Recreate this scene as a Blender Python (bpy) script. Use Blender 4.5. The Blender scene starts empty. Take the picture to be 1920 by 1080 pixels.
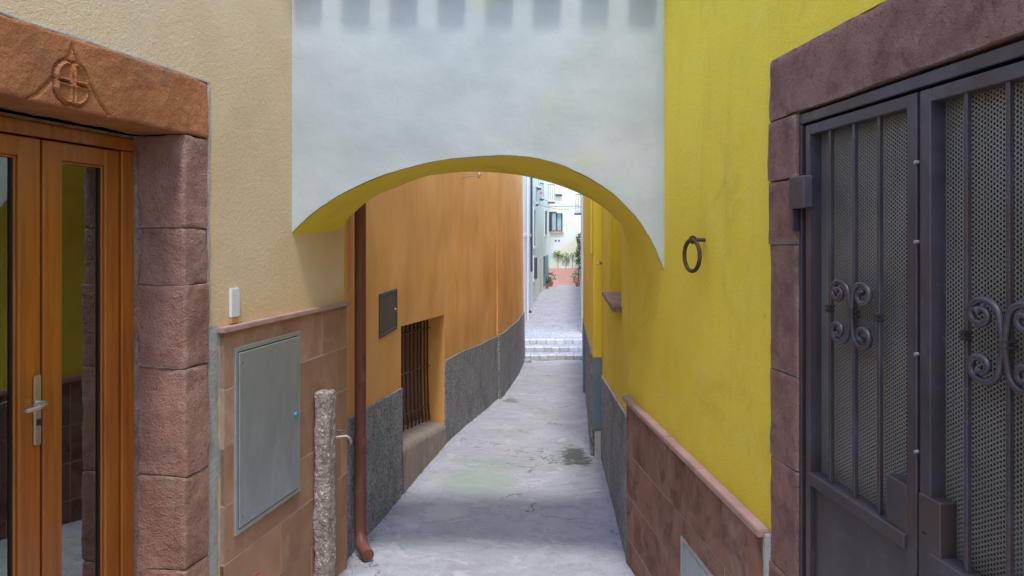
import bpy, bmesh, math, random
from mathutils import Vector, noise, Matrix
C = bpy.context.scene
R = math.radians
rnd = random.Random(7)

# ------------------------------------------------------------------ camera, sky, sun, exposure
CZ = 1.8                       # eye height above the upper end of the lane
F = 1400.0; HX = 960.0; HY = 440.0
cam = bpy.data.cameras.new('camera'); co = bpy.data.objects.new('camera', cam)
C.collection.objects.link(co); C.camera = co
co.location = (0, 0, CZ); co.rotation_euler = (R(90), 0, 0)
cam.sensor_width = 36; cam.lens = 36 * F / 1920; cam.shift_y = -100 / 1920
cam.clip_start = 0.05; cam.clip_end = 3000
SUN_EL = R(66)
w = bpy.data.worlds.new('World'); C.world = w; w.use_nodes = True
nt = w.node_tree; bg = nt.nodes['Background']
sky = nt.nodes.new('ShaderNodeTexSky'); sky.sky_type = 'NISHITA'; sky.sun_disc = False
sky.sun_elevation = SUN_EL; sky.sun_rotation = R(176)
sky.dust_density = 1.0; sky.air_density = 1.0
nt.links.new(sky.outputs[0], bg.inputs[0]); bg.inputs[1].default_value = 0.15
sl = bpy.data.lights.new('sun', 'SUN'); sl.energy = 0.65; sl.angle = R(8); sl.color = (1.0, 0.97, 0.93)
so = bpy.data.objects.new('sun', sl); C.collection.objects.link(so)
so.rotation_euler = (R(90) - SUN_EL, 0, R(4))      # shines towards +y and down
C.view_settings.view_transform = 'Standard'; C.view_settings.look = 'None'
C.view_settings.exposure = 1.82; C.view_settings.gamma = 1; C.view_settings.use_curve_mapping = False

# ------------------------------------------------------------------ materials
def nd(nt, t, **kw):
    n = nt.nodes.new(t)
    for k, v in kw.items(): setattr(n, k, v)
    return n
def ramp(nt, fac, stops):
    r = nd(nt, 'ShaderNodeValToRGB'); el = r.color_ramp.elements
    while len(el) < len(stops): el.new(0.5)
    for e, (p, c) in zip(el, stops):
        e.position = p; e.color = (*c, 1) if len(c) == 3 else c
    nt.links.new(fac, r.inputs[0]); return r.outputs[0]
def mix(nt, a, b, fac, mode='MIX'):
    m = nd(nt, 'ShaderNodeMix', data_type='RGBA', blend_type=mode)
    for s, v in ((m.inputs[0], fac), (m.inputs[6], a), (m.inputs[7], b)):
        if hasattr(v, 'is_linked') or hasattr(v, 'links'): nt.links.new(v, s)
        elif isinstance(v, (int, float)): s.default_value = v
        else: s.default_value = (*v, 1)
    return m.outputs[2]
def mth(nt, op, a, b=None, clamp=False):
    m = nd(nt, 'ShaderNodeMath', operation=op, use_clamp=clamp)
    for s, v in zip(m.inputs, (a, b)):
        if v is None: continue
        if isinstance(v, (int, float)): s.default_value = v
        else: nt.links.new(v, s)
    return m.outputs[0]
def noi(nt, vec, scale, detail=4, rough=0.55, dist=0.0):
    n = nd(nt, 'ShaderNodeTexNoise'); n.inputs['Scale'].default_value = scale
    n.inputs['Detail'].default_value = detail; n.inputs['Roughness'].default_value = rough
    n.inputs['Distortion'].default_value = dist
    nt.links.new(vec, n.inputs['Vector']); return n.outputs[0]
def vec_obj(nt, stretch=(1, 1, 1), vary=True, world=False):
    if world:
        g = nd(nt, 'ShaderNodeNewGeometry'); src = g.outputs['Position']
    else:
        g = nd(nt, 'ShaderNodeTexCoord'); src = g.outputs['Object']
    mp = nd(nt, 'ShaderNodeMapping'); nt.links.new(src, mp.inputs[0])
    mp.inputs['Scale'].default_value = stretch
    if vary:
        oi = nd(nt, 'ShaderNodeObjectInfo'); v = nd(nt, 'ShaderNodeVectorMath', operation='SCALE')
        cx = nd(nt, 'ShaderNodeCombineXYZ')
        for i in range(3): nt.links.new(oi.outputs['Random'], cx.inputs[i])
        nt.links.new(cx.outputs[0], v.inputs[0]); v.inputs['Scale'].default_value = 17.0
        nt.links.new(v.outputs[0], mp.inputs['Location'])
    return mp.outputs[0]
def mat(name, c1, c2, scale=3.0, rough=0.85, bump=((60, .3, .004),), metal=0.0, spec=0.3, vary=True,
        blotch=None, stretch=(1, 1, 1), ovary=0.0, detail=5, speck=None, extra=None, coat=0, world=False):
    m = bpy.data.materials.new(name); m.use_nodes = True; nt = m.node_tree
    p = nt.nodes['Principled BSDF']; v = vec_obj(nt, stretch, vary, world)
    f = noi(nt, v, scale, detail, 0.6)
    col = ramp(nt, f, ((0.3, c1), (0.7, c2)))
    if blotch:                                       # (scale, colour, low, high)
        for bs, bc, lo, hi in blotch:
            bf = noi(nt, v, bs, 6, 0.65, 0.6)
            k = ramp(nt, bf, ((lo, (0, 0, 0)), (hi, (1, 1, 1))))
            col = mix(nt, col, bc, k)
    if speck:                                        # (scale, colour, width)
        ss, sc, lo, hi = speck
        sv = nd(nt, 'ShaderNodeTexVoronoi', feature='F1'); sv.inputs['Scale'].default_value = ss
        nt.links.new(v, sv.inputs['Vector'])
        sp = nd(nt, 'ShaderNodeSeparateColor'); nt.links.new(sv.outputs['Color'], sp.inputs[0])
        k = ramp(nt, sp.outputs[0], ((lo, (0, 0, 0)), (hi, (1, 1, 1))))
        col = mix(nt, col, sc, k)
    if ovary:
        oi = nd(nt, 'ShaderNodeObjectInfo')
        k = mth(nt, 'ADD', mth(nt, 'MULTIPLY', oi.outputs['Random'], 2 * ovary), 1 - ovary)
        cc = nd(nt, 'ShaderNodeCombineXYZ')
        for i in range(3): nt.links.new(k, cc.inputs[i])
        col = mix(nt, col, cc.outputs[0], 1.0, 'MULTIPLY')
    if extra: col = extra(nt, v, col, p)
    nt.links.new(col, p.inputs['Base Color'])
    p.inputs['Roughness'].default_value = rough; p.inputs['Metallic'].default_value = metal
    p.inputs['Specular IOR Level'].default_value = spec
    if coat: p.inputs['Coat Weight'].default_value = coat
    prev = None
    for b in bump:
        bs, st, ds = b[:3]
        if len(b) > 3 and b[3] == 'v':
            t = nd(nt, 'ShaderNodeTexVoronoi', feature='F1'); t.inputs['Scale'].default_value = bs
            nt.links.new(v, t.inputs['Vector']); h = t.outputs['Distance']; h = mth(nt, 'SUBTRACT', 1.0, h)
        else: h = noi(nt, v, bs, 0 if 'soft' in b else 4, 0.6)
        bn = nd(nt, 'ShaderNodeBump'); bn.inputs['Strength'].default_value = st; bn.inputs['Distance'].default_value = ds
        nt.links.new(h, bn.inputs['Height'])
        if prev: nt.links.new(prev, bn.inputs['Normal'])
        prev = bn.outputs[0]
    if prev: nt.links.new(prev, p.inputs['Normal'])
    return m

M = {}
def wear(nt, v, col, p):
    """rubbed pale arrises, rusty and dusty patches on old stone"""
    g = nd(nt, 'ShaderNodeNewGeometry')
    k = ramp(nt, g.outputs['Pointiness'], ((.50, (0, 0, 0)), (.60, (.75, .75, .75))))
    k = mth(nt, 'MULTIPLY', k, ramp(nt, noi(nt, v, 14, 4, .7), ((.35, (0, 0, 0)), (.65, (1, 1, 1)))))
    col = mix(nt, col, (.46, .36, .32), k)
    col = mix(nt, col, (.30, .165, .115), ramp(nt, noi(nt, v, 3.5, 5, .6), ((.50, (0, 0, 0)), (.68, (.7, .7, .7)))))
    col = mix(nt, col, (.13, .07, .065), ramp(nt, noi(nt, v, 40, 4, .7), ((.56, (0, 0, 0)), (.70, (.8, .8, .8)))))
    return mix(nt, col, (.45, .36, .33), ramp(nt, noi(nt, v, 75, 3, .7), ((.66, (0, 0, 0)), (.76, (.6, .6, .6)))))
M['cream'] = mat('cream_plaster', (.62, .45, .26), (.74, .56, .34), 1.3, .95, ((150, .8, .006), (45, .5, .010), (5, .25, .02)), blotch=((1.1, (.72, .56, .38), .55, .75),))
def yellow_marks(nt, v, col, p):
    mp = nd(nt, 'ShaderNodeMapping'); nt.links.new(v, mp.inputs[0]); mp.inputs['Scale'].default_value = (3.2, 3.2, .6)
    f = noi(nt, mp.outputs[0], 1.5, 6, .65, .4)
    col = mix(nt, col, (.66, .48, .045), ramp(nt, f, ((.50, (0, 0, 0)), (.72, (.35, .35, .35)))))
    g = noi(nt, v, 5, 6, .7, .3)
    col = mix(nt, col, (.80, .66, .16), ramp(nt, g, ((.52, (0, 0, 0)), (.70, (.45, .45, .45)))))
    h = noi(nt, v, 22, 3, .6)
    return mix(nt, col, (.36, .27, .06), ramp(nt, h, ((.71, (0, 0, 0)), (.76, (.5, .5, .5)))))
M['yellow'] = mat('yellow_plaster', (.77, .58, .045), (.86, .66, .07), 1.0, .95, ((170, .7, .005), (40, .35, .008), (3, .2, .03)), blotch=((1.4, (.60, .44, .045), .55, .8),), extra=yellow_marks)
def white_marks(nt, v, col, p):
    f = noi(nt, v, 1.6, 4, .6)
    col = mix(nt, col, (.52, .53, .31), ramp(nt, f, ((.62, (0, 0, 0)), (.78, (.7, .7, .7)))))
    s = noi(nt, v, 14, 2, .5)
    return mix(nt, col, (.35, .31, .25), ramp(nt, s, ((.77, (0, 0, 0)), (.79, (.6, .6, .6)))))
M['white'] = mat('white_plaster', (.38, .415, .41), (.48, .51, .485), 1.5, .95, ((140, .25, .003), (24, .35, .006), (3.2, .5, .04, 'soft'), (9, .3, .012, 'soft')), extra=white_marks)
def orange_streak(nt, v, col, p):
    mp = nd(nt, 'ShaderNodeMapping'); nt.links.new(v, mp.inputs[0]); mp.inputs['Scale'].default_value = (1.0, 1, .6)
    f = noi(nt, mp.outputs[0], 1.3, 6, .65, .5)
    col = mix(nt, col, (.72, .32, .06), ramp(nt, f, ((.42, (0, 0, 0)), (.68, (.8, .8, .8)))))
    g = noi(nt, mp.outputs[0], 2.3, 5, .6, .3)
    return mix(nt, col, (.80, .47, .18), ramp(nt, g, ((.55, (0, 0, 0)), (.75, (.8, .8, .8)))))
M['orange'] = mat('orange_plaster', (.78, .39, .115), (.85, .45, .15), .9, .95, ((150, .4, .004), (25, .3, .010), (1.9, .3, .05, 'soft'), (.8, .55, .14, 'soft')), extra=orange_streak)
M['dash'] = mat('grey_pebbledash', (.27, .275, .29), (.40, .405, .43), 6, .9, ((62, .9, .012, 'v'), (160, .6, .004), (9, .4, .015)), speck=(62, (.15, .15, .16), .62, .78), blotch=((2.0, (.20, .19, .18), .5, .7),))
M['greyblue'] = mat('grey_blue_paint', (.17, .22, .27), (.20, .26, .31), 5, .8, ((60, .3, .004),))
M['palebase'] = mat('pale_mortar', (.50, .49, .50), (.62, .60, .60), 9, .95, ((60, .5, .006),))
M['lintel'] = mat('orange_trachyte', (.30, .105, .035), (.44, .17, .065), 4, .95, ((35, .9, .012), (130, .8, .006), (9, .4, .02)), blotch=((3, (.25, .11, .06), .55, .7),))
M['mauve'] = mat('mauve_trachyte', (.25, .122, .092), (.42, .24, .19), 5, .92, ((34, .9, .012), (95, 1, .010), (8, .4, .02)), blotch=((4, (.30, .27, .25), .60, .72), (2, (.20, .10, .075), .55, .7)), ovary=.12, extra=wear)
M['mauve2'] = mat('purple_trachyte', (.19, .092, .075), (.34, .185, .148), 9, .95, ((60, 1, .012), (150, 1, .009)), blotch=((6, (.15, .075, .06), .55, .68),), ovary=.08, extra=wear)
M['tile_l'] = mat('terracotta_stone_tile', (.27, .145, .085), (.40, .235, .15), 3.5, .8, ((90, .35, .003), (12, .25, .006)), blotch=((2.2, (.42, .27, .19), .5, .68), (7, (.30, .15, .08), .6, .75)), ovary=.13)
M['tile_r'] = mat('brown_stone_tile', (.22, .10, .07), (.32, .17, .12), 3.5, .75, ((90, .35, .003), (12, .25, .006)), blotch=((2.6, (.36, .25, .20), .55, .75), (5, (.12, .05, .032), .5, .7)), ovary=.14)
M['coping'] = mat('pink_stone_coping', (.33, .20, .17), (.43, .28, .245), 6, .75, ((80, .35, .003),))
M['grout'] = mat('pale_grout', (.56, .49, .42), (.66, .59, .51), 12, .95, ((90, .5, .004),))
M['grout_dull'] = mat('brownish_grout', (.36, .28, .22), (.50, .40, .33), 12, .95, ((90, .5, .004),))
M['mortar'] = mat('grey_mortar', (.30, .30, .30), (.42, .41, .39), 9, .95, ((60, .9, .008), (14, .5, .01)))
M['granite'] = mat('rough_granite', (.26, .21, .175), (.43, .38, .33), 16, .95, ((38, 1, .035), (160, .8, .005)), speck=(90, (.62, .58, .54), .85, .95), blotch=((9, (.26, .19, .14), .55, .7),))
def wood_extra(nt, v, col, p):
    mp = nd(nt, 'ShaderNodeMapping'); nt.links.new(v, mp.inputs[0]); mp.inputs['Scale'].default_value = (14, 14, .7)
    f = noi(nt, mp.outputs[0], 3, 6, .6, .4)
    return mix(nt, col, (.18, .045, .004), ramp(nt, f, ((.42, (0, 0, 0)), (.7, (.75, .75, .75)))))
M['wood'] = mat('varnished_wood', (.31, .088, .006), (.37, .115, .009), 2, .42, ((90, .1, .001),), spec=.5, extra=wood_extra, coat=.15)
M['seal'] = mat('black_rubber', (.012, .014, .016), (.02, .022, .025), 5, .5, ())
M['steel'] = mat('galvanised_steel', (.34, .38, .40), (.46, .50, .52), 5, .45, ((40, .08, .002),), metal=.55, blotch=((5, (.30, .34, .36), .4, .75),), stretch=(1, 1, .35), spec=.5)
M['steel_fr'] = mat('dull_steel_edge', (.36, .38, .37), (.44, .46, .45), 9, .55, ((60, .1, .001),), metal=.6)
M['darkbox'] = mat('grey_box_paint', (.075, .07, .075), (.10, .09, .095), 5, .55, ((50, .1, .001),))
M['chrome'] = mat('satin_nickel', (.55, .52, .47), (.62, .59, .54), 8, .32, (), metal=.9)
M['bluelock'] = mat('blue_lock', (.02, .22, .42), (.03, .30, .5), 8, .4, ())
M['gate'] = mat('grey_painted_iron', (.050, .042, .053), (.088, .074, .092), 5, .42, ((140, .25, .002), (12, .1, .003)), spec=.5, blotch=((7, (.115, .10, .115), .55, .72), (3, (.075, .048, .045), .48, .66), (26, (.15, .13, .13), .66, .74), (11, (.10, .055, .035), .68, .76)), metal=.25)
M['rust'] = mat('rusty_iron', (.09, .05, .03), (.16, .09, .055), 14, .8, ((90, .5, .003),), metal=.3)
M['ring'] = mat('old_iron', (.06, .035, .025), (.12, .07, .05), 20, .7, ((90, .6, .004),), metal=.5)
M['copper'] = mat('red_brown_pipe_paint', (.12, .042, .028), (.21, .08, .055), 6, .55, ((60, .25, .003),), spec=.4, blotch=((5, (.24, .12, .10), .52, .7), (9, (.12, .035, .02), .6, .7)), stretch=(1, 1, .35))
M['plastic'] = mat('white_plastic', (.66, .67, .68), (.70, .71, .72), 4, .45, ())
M['tan'] = mat('tan_plastic', (.50, .30, .08), (.56, .34, .10), 6, .6, ())
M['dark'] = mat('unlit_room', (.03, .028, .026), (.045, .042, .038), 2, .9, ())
M['reflection_panel'] = mat('grey_green_reflection_tone', (.10, .115, .10), (.13, .145, .125), 2, .9, ())  # grey-green reflection tone of the door panes, put into the colour
M['sillc'] = mat('brown_grey_concrete', (.25, .195, .165), (.36, .30, .26), 6, .95, ((50, .8, .008), (12, .5, .01)))
M['joint'] = mat('beige_mortar', (.36, .33, .28), (.46, .42, .36), 9, .95, ((60, .9, .008),))
M['joist'] = mat('weathered_joist', (.30, .18, .09), (.38, .24, .13), 7, .85, ((60, .4, .004),), stretch=(1, .2, 1))
M['brass'] = mat('dull_brass_fitting', (.26, .22, .18), (.36, .31, .26), 12, .4, (), metal=.8)
M['paint_pink'] = mat('pink_spray_paint', (.62, .10, .12), (.68, .13, .15), 8, .6, ())
# far street
M['f_white'] = mat('far_white_render', (.72, .72, .72), (.82, .82, .80), 1, .9, ((20, .3, .01),))
M['f_cream'] = mat('far_cream_render', (.78, .74, .55), (.84, .80, .64), .7, .9, ((20, .3, .01),), blotch=((.5, (.86, .85, .80), .45, .6),))
M['f_green'] = mat('far_pale_green_render', (.78, .80, .66), (.84, .86, .74), 1, .9, ((20, .3, .01),))
M['f_grey'] = mat('far_blue_grey_render', (.78, .76, .74), (.86, .84, .81), 1, .9, ((20, .3, .01),))
M['f_pink'] = mat('far_salmon_render', (.72, .38, .31), (.80, .46, .38), 1.5, .9, ((8, .5, .03),))
M['teal'] = mat('teal_door_paint', (.10, .32, .36), (.14, .38, .42), 3, .6, ())
M['f_dark'] = mat('dark_opening', (.04, .045, .045), (.06, .065, .065), 3, .5, ())
M['f_iron'] = mat('far_balcony_iron', (.09, .09, .10), (.13, .13, .14), 3, .6, ())
M['f_brown'] = mat('brown_window_wood', (.13, .075, .06), (.18, .10, .08), 3, .6, ())
M['f_shut'] = mat('pale_teal_curtain', (.30, .50, .50), (.40, .60, .60), 3, .6, (), stretch=(8, 1, 1))
M['redpipe'] = mat('salmon_pipe_paint', (.60, .22, .15), (.68, .28, .20), 3, .6, ())
M['terracotta'] = mat('terracotta_pot', (.50, .17, .09), (.58, .22, .12), 8, .8, ())
M['leaf'] = mat('green_leaf', (.045, .11, .035), (.09, .19, .05), 9, .6, (), ovary=.2)
M['leaf2'] = mat('yellow_green_leaf', (.14, .22, .04), (.22, .30, .06), 9, .6, (), ovary=.2)
M['bark'] = mat('vine_bark', (.12, .08, .05), (.18, .12, .08), 9, .9, ())
M['flower'] = mat('pink_flower', (.6, .12, .2), (.7, .2, .28), 9, .6, ())
M['stone_step'] = mat('pale_step_stone', (.46, .46, .47), (.60, .59, .59), 6, .85, ((40, .6, .01),), ovary=.1)

def floor_extra(nt, v, col, p):
    # branching hairline cracks: distorted voronoi cell borders, present only in places
    d = nd(nt, 'ShaderNodeTexNoise'); d.inputs['Scale'].default_value = 2.2; d.inputs['Detail'].default_value = 6
    nt.links.new(v, d.inputs['Vector'])
    dv = nd(nt, 'ShaderNodeVectorMath', operation='MULTIPLY_ADD'); nt.links.new(d.outputs['Color'], dv.inputs[0])
    dv.inputs[1].default_value = (.9, .9, .9); nt.links.new(v, dv.inputs[2])
    vo = nd(nt, 'ShaderNodeTexVoronoi', feature='DISTANCE_TO_EDGE'); vo.inputs['Scale'].default_value = .9
    nt.links.new(dv.outputs[0], vo.inputs['Vector'])
    line = ramp(nt, vo.outputs['Distance'], ((.0, (1, 1, 1)), (.009, (0, 0, 0))))
    pres = ramp(nt, noi(nt, v, 1.1, 3), ((.47, (0, 0, 0)), (.58, (1, 1, 1))))
    k = mth(nt, 'MULTIPLY', line, pres)
    # green algae bloom and damp
    g = ramp(nt, noi(nt, v, .75, 6, .65, .8), ((.52, (0, 0, 0)), (.72, (.8, .8, .8))))
    col = mix(nt, col, (.30, .40, .31), g)
    g2 = ramp(nt, noi(nt, v, 2.6, 6, .7, .5), ((.52, (0, 0, 0)), (.75, (.9, .9, .9))))
    col = mix(nt, col, (.33, .32, .34), g2)
    g3 = ramp(nt, noi(nt, v, 34, 3, .6), ((.66, (0, 0, 0)), (.74, (.5, .5, .5))))
    col = mix(nt, col, (.24, .23, .22), g3)
    g4 = ramp(nt, noi(nt, v, 90, 3, .7), ((.40, (.45, .45, .45)), (.60, (0, 0, 0))))
    col = mix(nt, col, (.27, .28, .31), g4)
    g5 = ramp(nt, noi(nt, v, 5.5, 7, .75, .4), ((.50, (0, 0, 0)), (.60, (.75, .75, .75))))
    col = mix(nt, col, (.33, .335, .37), g5)
    g6 = ramp(nt, noi(nt, v, 3.1, 7, .7, 1.2), ((.58, (0, 0, 0)), (.61, (.55, .55, .55))))
    col = mix(nt, col, (.58, .58, .60), g6)
    def blob(col, cx, cy, rx, ry, bc, soft=.5, amt=1.0):
        sp = nd(nt, 'ShaderNodeSeparateXYZ'); nt.links.new(v, sp.inputs[0])
        a = mth(nt, 'DIVIDE', mth(nt, 'SUBTRACT', sp.outputs[0], cx), rx)
        b = mth(nt, 'DIVIDE', mth(nt, 'SUBTRACT', sp.outputs[1], cy), ry)
        r = mth(nt, 'SQRT', mth(nt, 'ADD', mth(nt, 'POWER', mth(nt, 'ABSOLUTE', a), 2), mth(nt, 'POWER', mth(nt, 'ABSOLUTE', b), 2)))
        r = mth(nt, 'ADD', r, mth(nt, 'MULTIPLY', mth(nt, 'SUBTRACT', noi(nt, v, 5, 6, .7), .5), 2.2))
        m_ = ramp(nt, r, ((.55, (amt,) * 3), (.55 + soft, (0, 0, 0))))
        return mix(nt, col, bc, m_)
    col = blob(col, .78, 9.15, .22, .8, (.085, .105, .075), .3, .9)      # dark damp moss by the wall
    col = blob(col, -.05, 14.8, .22, .5, (.20, .19, .17), .3, .8)
    col = blob(col, -.35, 7.9, .45, 1.0, (.32, .44, .34), .7, .55)
    col = blob(col, -.62, 6.6, .28, .35, (.56, .55, .54), .12, .6)
    col = mix(nt, col, (.07, .06, .05), k)
    return col
M['floor'] = mat('worn_concrete', (.41, .42, .465), (.53, .54, .59), 1.6, .85, ((90, .7, .006), (14, .7, .018), (1.7, .5, .05)), vary=False, world=True, extra=floor_extra, spec=.35)
def cobble_extra(nt, v, col, p):
    vo = nd(nt, 'ShaderNodeTexVoronoi', feature='DISTANCE_TO_EDGE'); vo.inputs['Scale'].default_value = 8
    nt.links.new(v, vo.inputs['Vector'])
    return mix(nt, col, (.14, .14, .17), ramp(nt, vo.outputs['Distance'], ((.03, (.8, .8, .8)), (.10, (0, 0, 0)))))
M['cobble'] = mat('grey_cobbles', (.40, .39, .42), (.58, .57, .60), 1.3, .7, ((8, .8, .03, 'v'),), vary=False, world=True, extra=cobble_extra, speck=(8, (.55, .54, .58), .7, .9))
M['soil'] = mat('bare_ground', (.18, .16, .13), (.25, .22, .18), .5, .95, ())

def perforated():
    m = bpy.data.materials.new('perforated_sheet_steel'); m.use_nodes = True; nt = m.node_tree
    p = nt.nodes['Principled BSDF']; out = nt.nodes['Material Output']
    tc = nd(nt, 'ShaderNodeTexCoord'); sp = nd(nt, 'ShaderNodeSeparateXYZ'); nt.links.new(tc.outputs['Object'], sp.inputs[0])
    P = .0123                                                   # hole pitch, staggered rows
    def lattice(ox, oz):
        a = mth(nt, 'SUBTRACT', mth(nt, 'FRACT', mth(nt, 'ADD', mth(nt, 'DIVIDE', sp.outputs[0], P * 1.732), ox + 500)), .5)
        b = mth(nt, 'SUBTRACT', mth(nt, 'FRACT', mth(nt, 'ADD', mth(nt, 'DIVIDE', sp.outputs[2], P), oz + 500)), .5)
        a = mth(nt, 'MULTIPLY', a, P * 1.732); b = mth(nt, 'MULTIPLY', b, P)
        return mth(nt, 'SQRT', mth(nt, 'ADD', mth(nt, 'MULTIPLY', a, a), mth(nt, 'MULTIPLY', b, b)))
    d = mth(nt, 'MINIMUM', lattice(0, 0), lattice(.5, .5))
    hole = mth(nt, 'LESS_THAN', d, P * .31)
    v = vec_obj(nt)
    col = ramp(nt, noi(nt, v, 2.5, 5, .6), ((.3, (.18, .17, .155)), (.7, (.28, .265, .24))))
    nt.links.new(col, p.inputs['Base Color']); p.inputs['Roughness'].default_value = .5; p.inputs['Metallic'].default_value = .35
    tr = nd(nt, 'ShaderNodeBsdfTransparent'); ms = nd(nt, 'ShaderNodeMixShader')
    nt.links.new(hole, ms.inputs[0]); nt.links.new(p.outputs[0], ms.inputs[1]); nt.links.new(tr.outputs[0], ms.inputs[2])
    nt.links.new(ms.outputs[0], out.inputs[0]); return m
M['perf'] = perforated()
def glass():
    m = bpy.data.materials.new('window_glass'); m.use_nodes = True; nt = m.node_tree
    out = nt.nodes['Material Output']; nt.nodes.remove(nt.nodes['Principled BSDF'])
    tr = nd(nt, 'ShaderNodeBsdfTransparent'); tr.inputs[0].default_value = (.55, .6, .58, 1)
    gl = nd(nt, 'ShaderNodeBsdfGlossy'); gl.inputs['Roughness'].default_value = .02; gl.inputs[0].default_value = (.9, .95, .95, 1)
    fr = nd(nt, 'ShaderNodeFresnel'); fr.inputs[0].default_value = 2.9
    ms = nd(nt, 'ShaderNodeMixShader'); nt.links.new(fr.outputs[0], ms.inputs[0])
    nt.links.new(tr.outputs[0], ms.inputs[1]); nt.links.new(gl.outputs[0], ms.inputs[2])
    nt.links.new(ms.outputs[0], out.inputs[0]); return m
M['glass'] = glass()

# ------------------------------------------------------------------ mesh helpers
class MB:
    def __init__(s): s.v = []; s.f = []; s.smooth = False
    def add(s, vs, fs):
        o = len(s.v); s.v += [tuple(v) for v in vs]; s.f += [tuple(i + o for i in f) for f in fs]; return s
    def box(s, x0, x1, y0, y1, z0, z1):
        x0, x1 = min(x0, x1), max(x0, x1); z0, z1 = min(z0, z1), max(z0, z1)
        return s.add([(x0, y0, z0), (x1, y0, z0), (x1, y1, z0), (x0, y1, z0), (x0, y0, z1), (x1, y0, z1), (x1, y1, z1), (x0, y1, z1)],
              [(0, 3, 2, 1), (4, 5, 6, 7), (0, 1, 5, 4), (1, 2, 6, 5), (2, 3, 7, 6), (3, 0, 4, 7)])
    def prism(s, poly, y0, y1):
        """poly: (x,z) outline, extruded from y0 (front) to y1"""
        n = len(poly)
        vs = [(x, y0, z) for x, z in poly] + [(x, y1, z) for x, z in poly]
        fs = [tuple(range(n)), tuple(range(2 * n - 1, n - 1, -1))] + [(i, i + n, (i + 1) % n + n, (i + 1) % n) for i in range(n)]
        return s.add(vs, fs)
    def tube(s, pts, r, n=8, caps=True):
        pts = [Vector(p) for p in pts]; rs = r if isinstance(r, (list, tuple)) else [r] * len(pts)
        t0 = (pts[1] - pts[0]).normalized(); up = Vector((0, 0, 1)) if abs(t0.z) < .9 else Vector((1, 0, 0))
        a = t0.cross(up).normalized(); vs = []
        for i, p in enumerate(pts):
            t = (pts[min(i + 1, len(pts) - 1)] - pts[max(i - 1, 0)]).normalized()
            a = (a - t * a.dot(t)).normalized(); b = t.cross(a)
            for k in range(n):
                q = 2 * math.pi * k / n; vs.append(p + (a * math.cos(q) + b * math.sin(q)) * rs[i])
        fs = [(i * n + k, i * n + (k + 1) % n, (i + 1) * n + (k + 1) % n, (i + 1) * n + k) for i in range(len(pts) - 1) for k in range(n)]
        if caps: fs += [tuple(range(n - 1, -1, -1)), tuple(range(len(vs) - n, len(vs)))]
        s.smooth = True
        return s.add(vs, fs)
    def torus(s, c, ax1, ax2, r, tr, n=28, m=8):
        c = Vector(c); ax1 = Vector(ax1); ax2 = Vector(ax2); nz = ax1.cross(ax2); vs = []
        for i in range(n):
            q = 2 * math.pi * i / n; d = ax1 * math.cos(q) + ax2 * math.sin(q)
            for k in range(m):
                w_ = 2 * math.pi * k / m; vs.append(c + d * (r + tr * math.cos(w_)) + nz * tr * math.sin(w_))
        fs = [(i * m + k, ((i + 1) % n) * m + k, ((i + 1) % n) * m + (k + 1) % m, i * m + (k + 1) % m) for i in range(n) for k in range(m)]
        s.smooth = True
        return s.add(vs, fs)
    def lathe(s, c, prof, n=16):
        c = Vector(c); vs = []
        for r, z in prof:
            for k in range(n):
                q = 2 * math.pi * k / n; vs.append(c + Vector((r * math.cos(q), r * math.sin(q), z)))
        m = len(prof)
        fs = [(i * n + k, i * n + (k + 1) % n, (i + 1) * n + (k + 1) % n, (i + 1) * n + k) for i in range(m - 1) for k in range(n)]
        fs += [tuple(range(n - 1, -1, -1)), tuple(range((m - 1) * n, m * n))]
        return s.add(vs, fs)
    def rough(s, x0, x1, y0, y1, z0, z1, cell=.025, rad=.02, amp=.006, seed=0, fs=1.0, chip=.5, carve=None):
        """a rounded, worn stone block"""
        lo = Vector((x0, y0, z0)); hi = Vector((x1, y1, z1))
        n = [max(2, int(round((hi[i] - lo[i]) / cell))) for i in range(3)]
        idx = {}; vs = []
        def g(i, j, k):
            if (i, j, k) not in idx:
                p = Vector((lo[0] + (hi[0] - lo[0]) * i / n[0], lo[1] + (hi[1] - lo[1]) * j / n[1], lo[2] + (hi[2] - lo[2]) * k / n[2]))
                sd = Vector((seed * 3.1, seed * 1.7, seed * 2.3))
                rr = rad * (1 + chip * 2 * noise.noise(p * 9 * fs + sd))
                rr = max(.002, rr)
                q = Vector([min(max(p[a], lo[a] + rr), hi[a] - rr) for a in range(3)])
                d = p - q
                if d.length > 1e-6: p = q + d.normalized() * rr
                p += noise.noise_vector(p * 6 * fs + sd) * amp + noise.noise_vector(p * 22 * fs + sd) * amp * .5
                if carve and j == 0: p.y += carve(p.x, p.z)
                idx[(i, j, k)] = len(vs); vs.append(p)
            return idx[(i, j, k)]
        F_ = []
        for a in range(3):
            b, c = (a + 1) % 3, (a + 2) % 3
            for side in (0, n[a]):
                for u in range(n[b]):
                    for v in range(n[c]):
                        q = []
                        for du, dv in ((0, 0), (1, 0), (1, 1), (0, 1)):
                            t = [0, 0, 0]; t[a] = side; t[b] = u + du; t[c] = v + dv; q.append(g(*t))
                        F_.append(tuple(q if side else q[::-1]))
        s.smooth = True
        return s.add(vs, F_)

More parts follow.
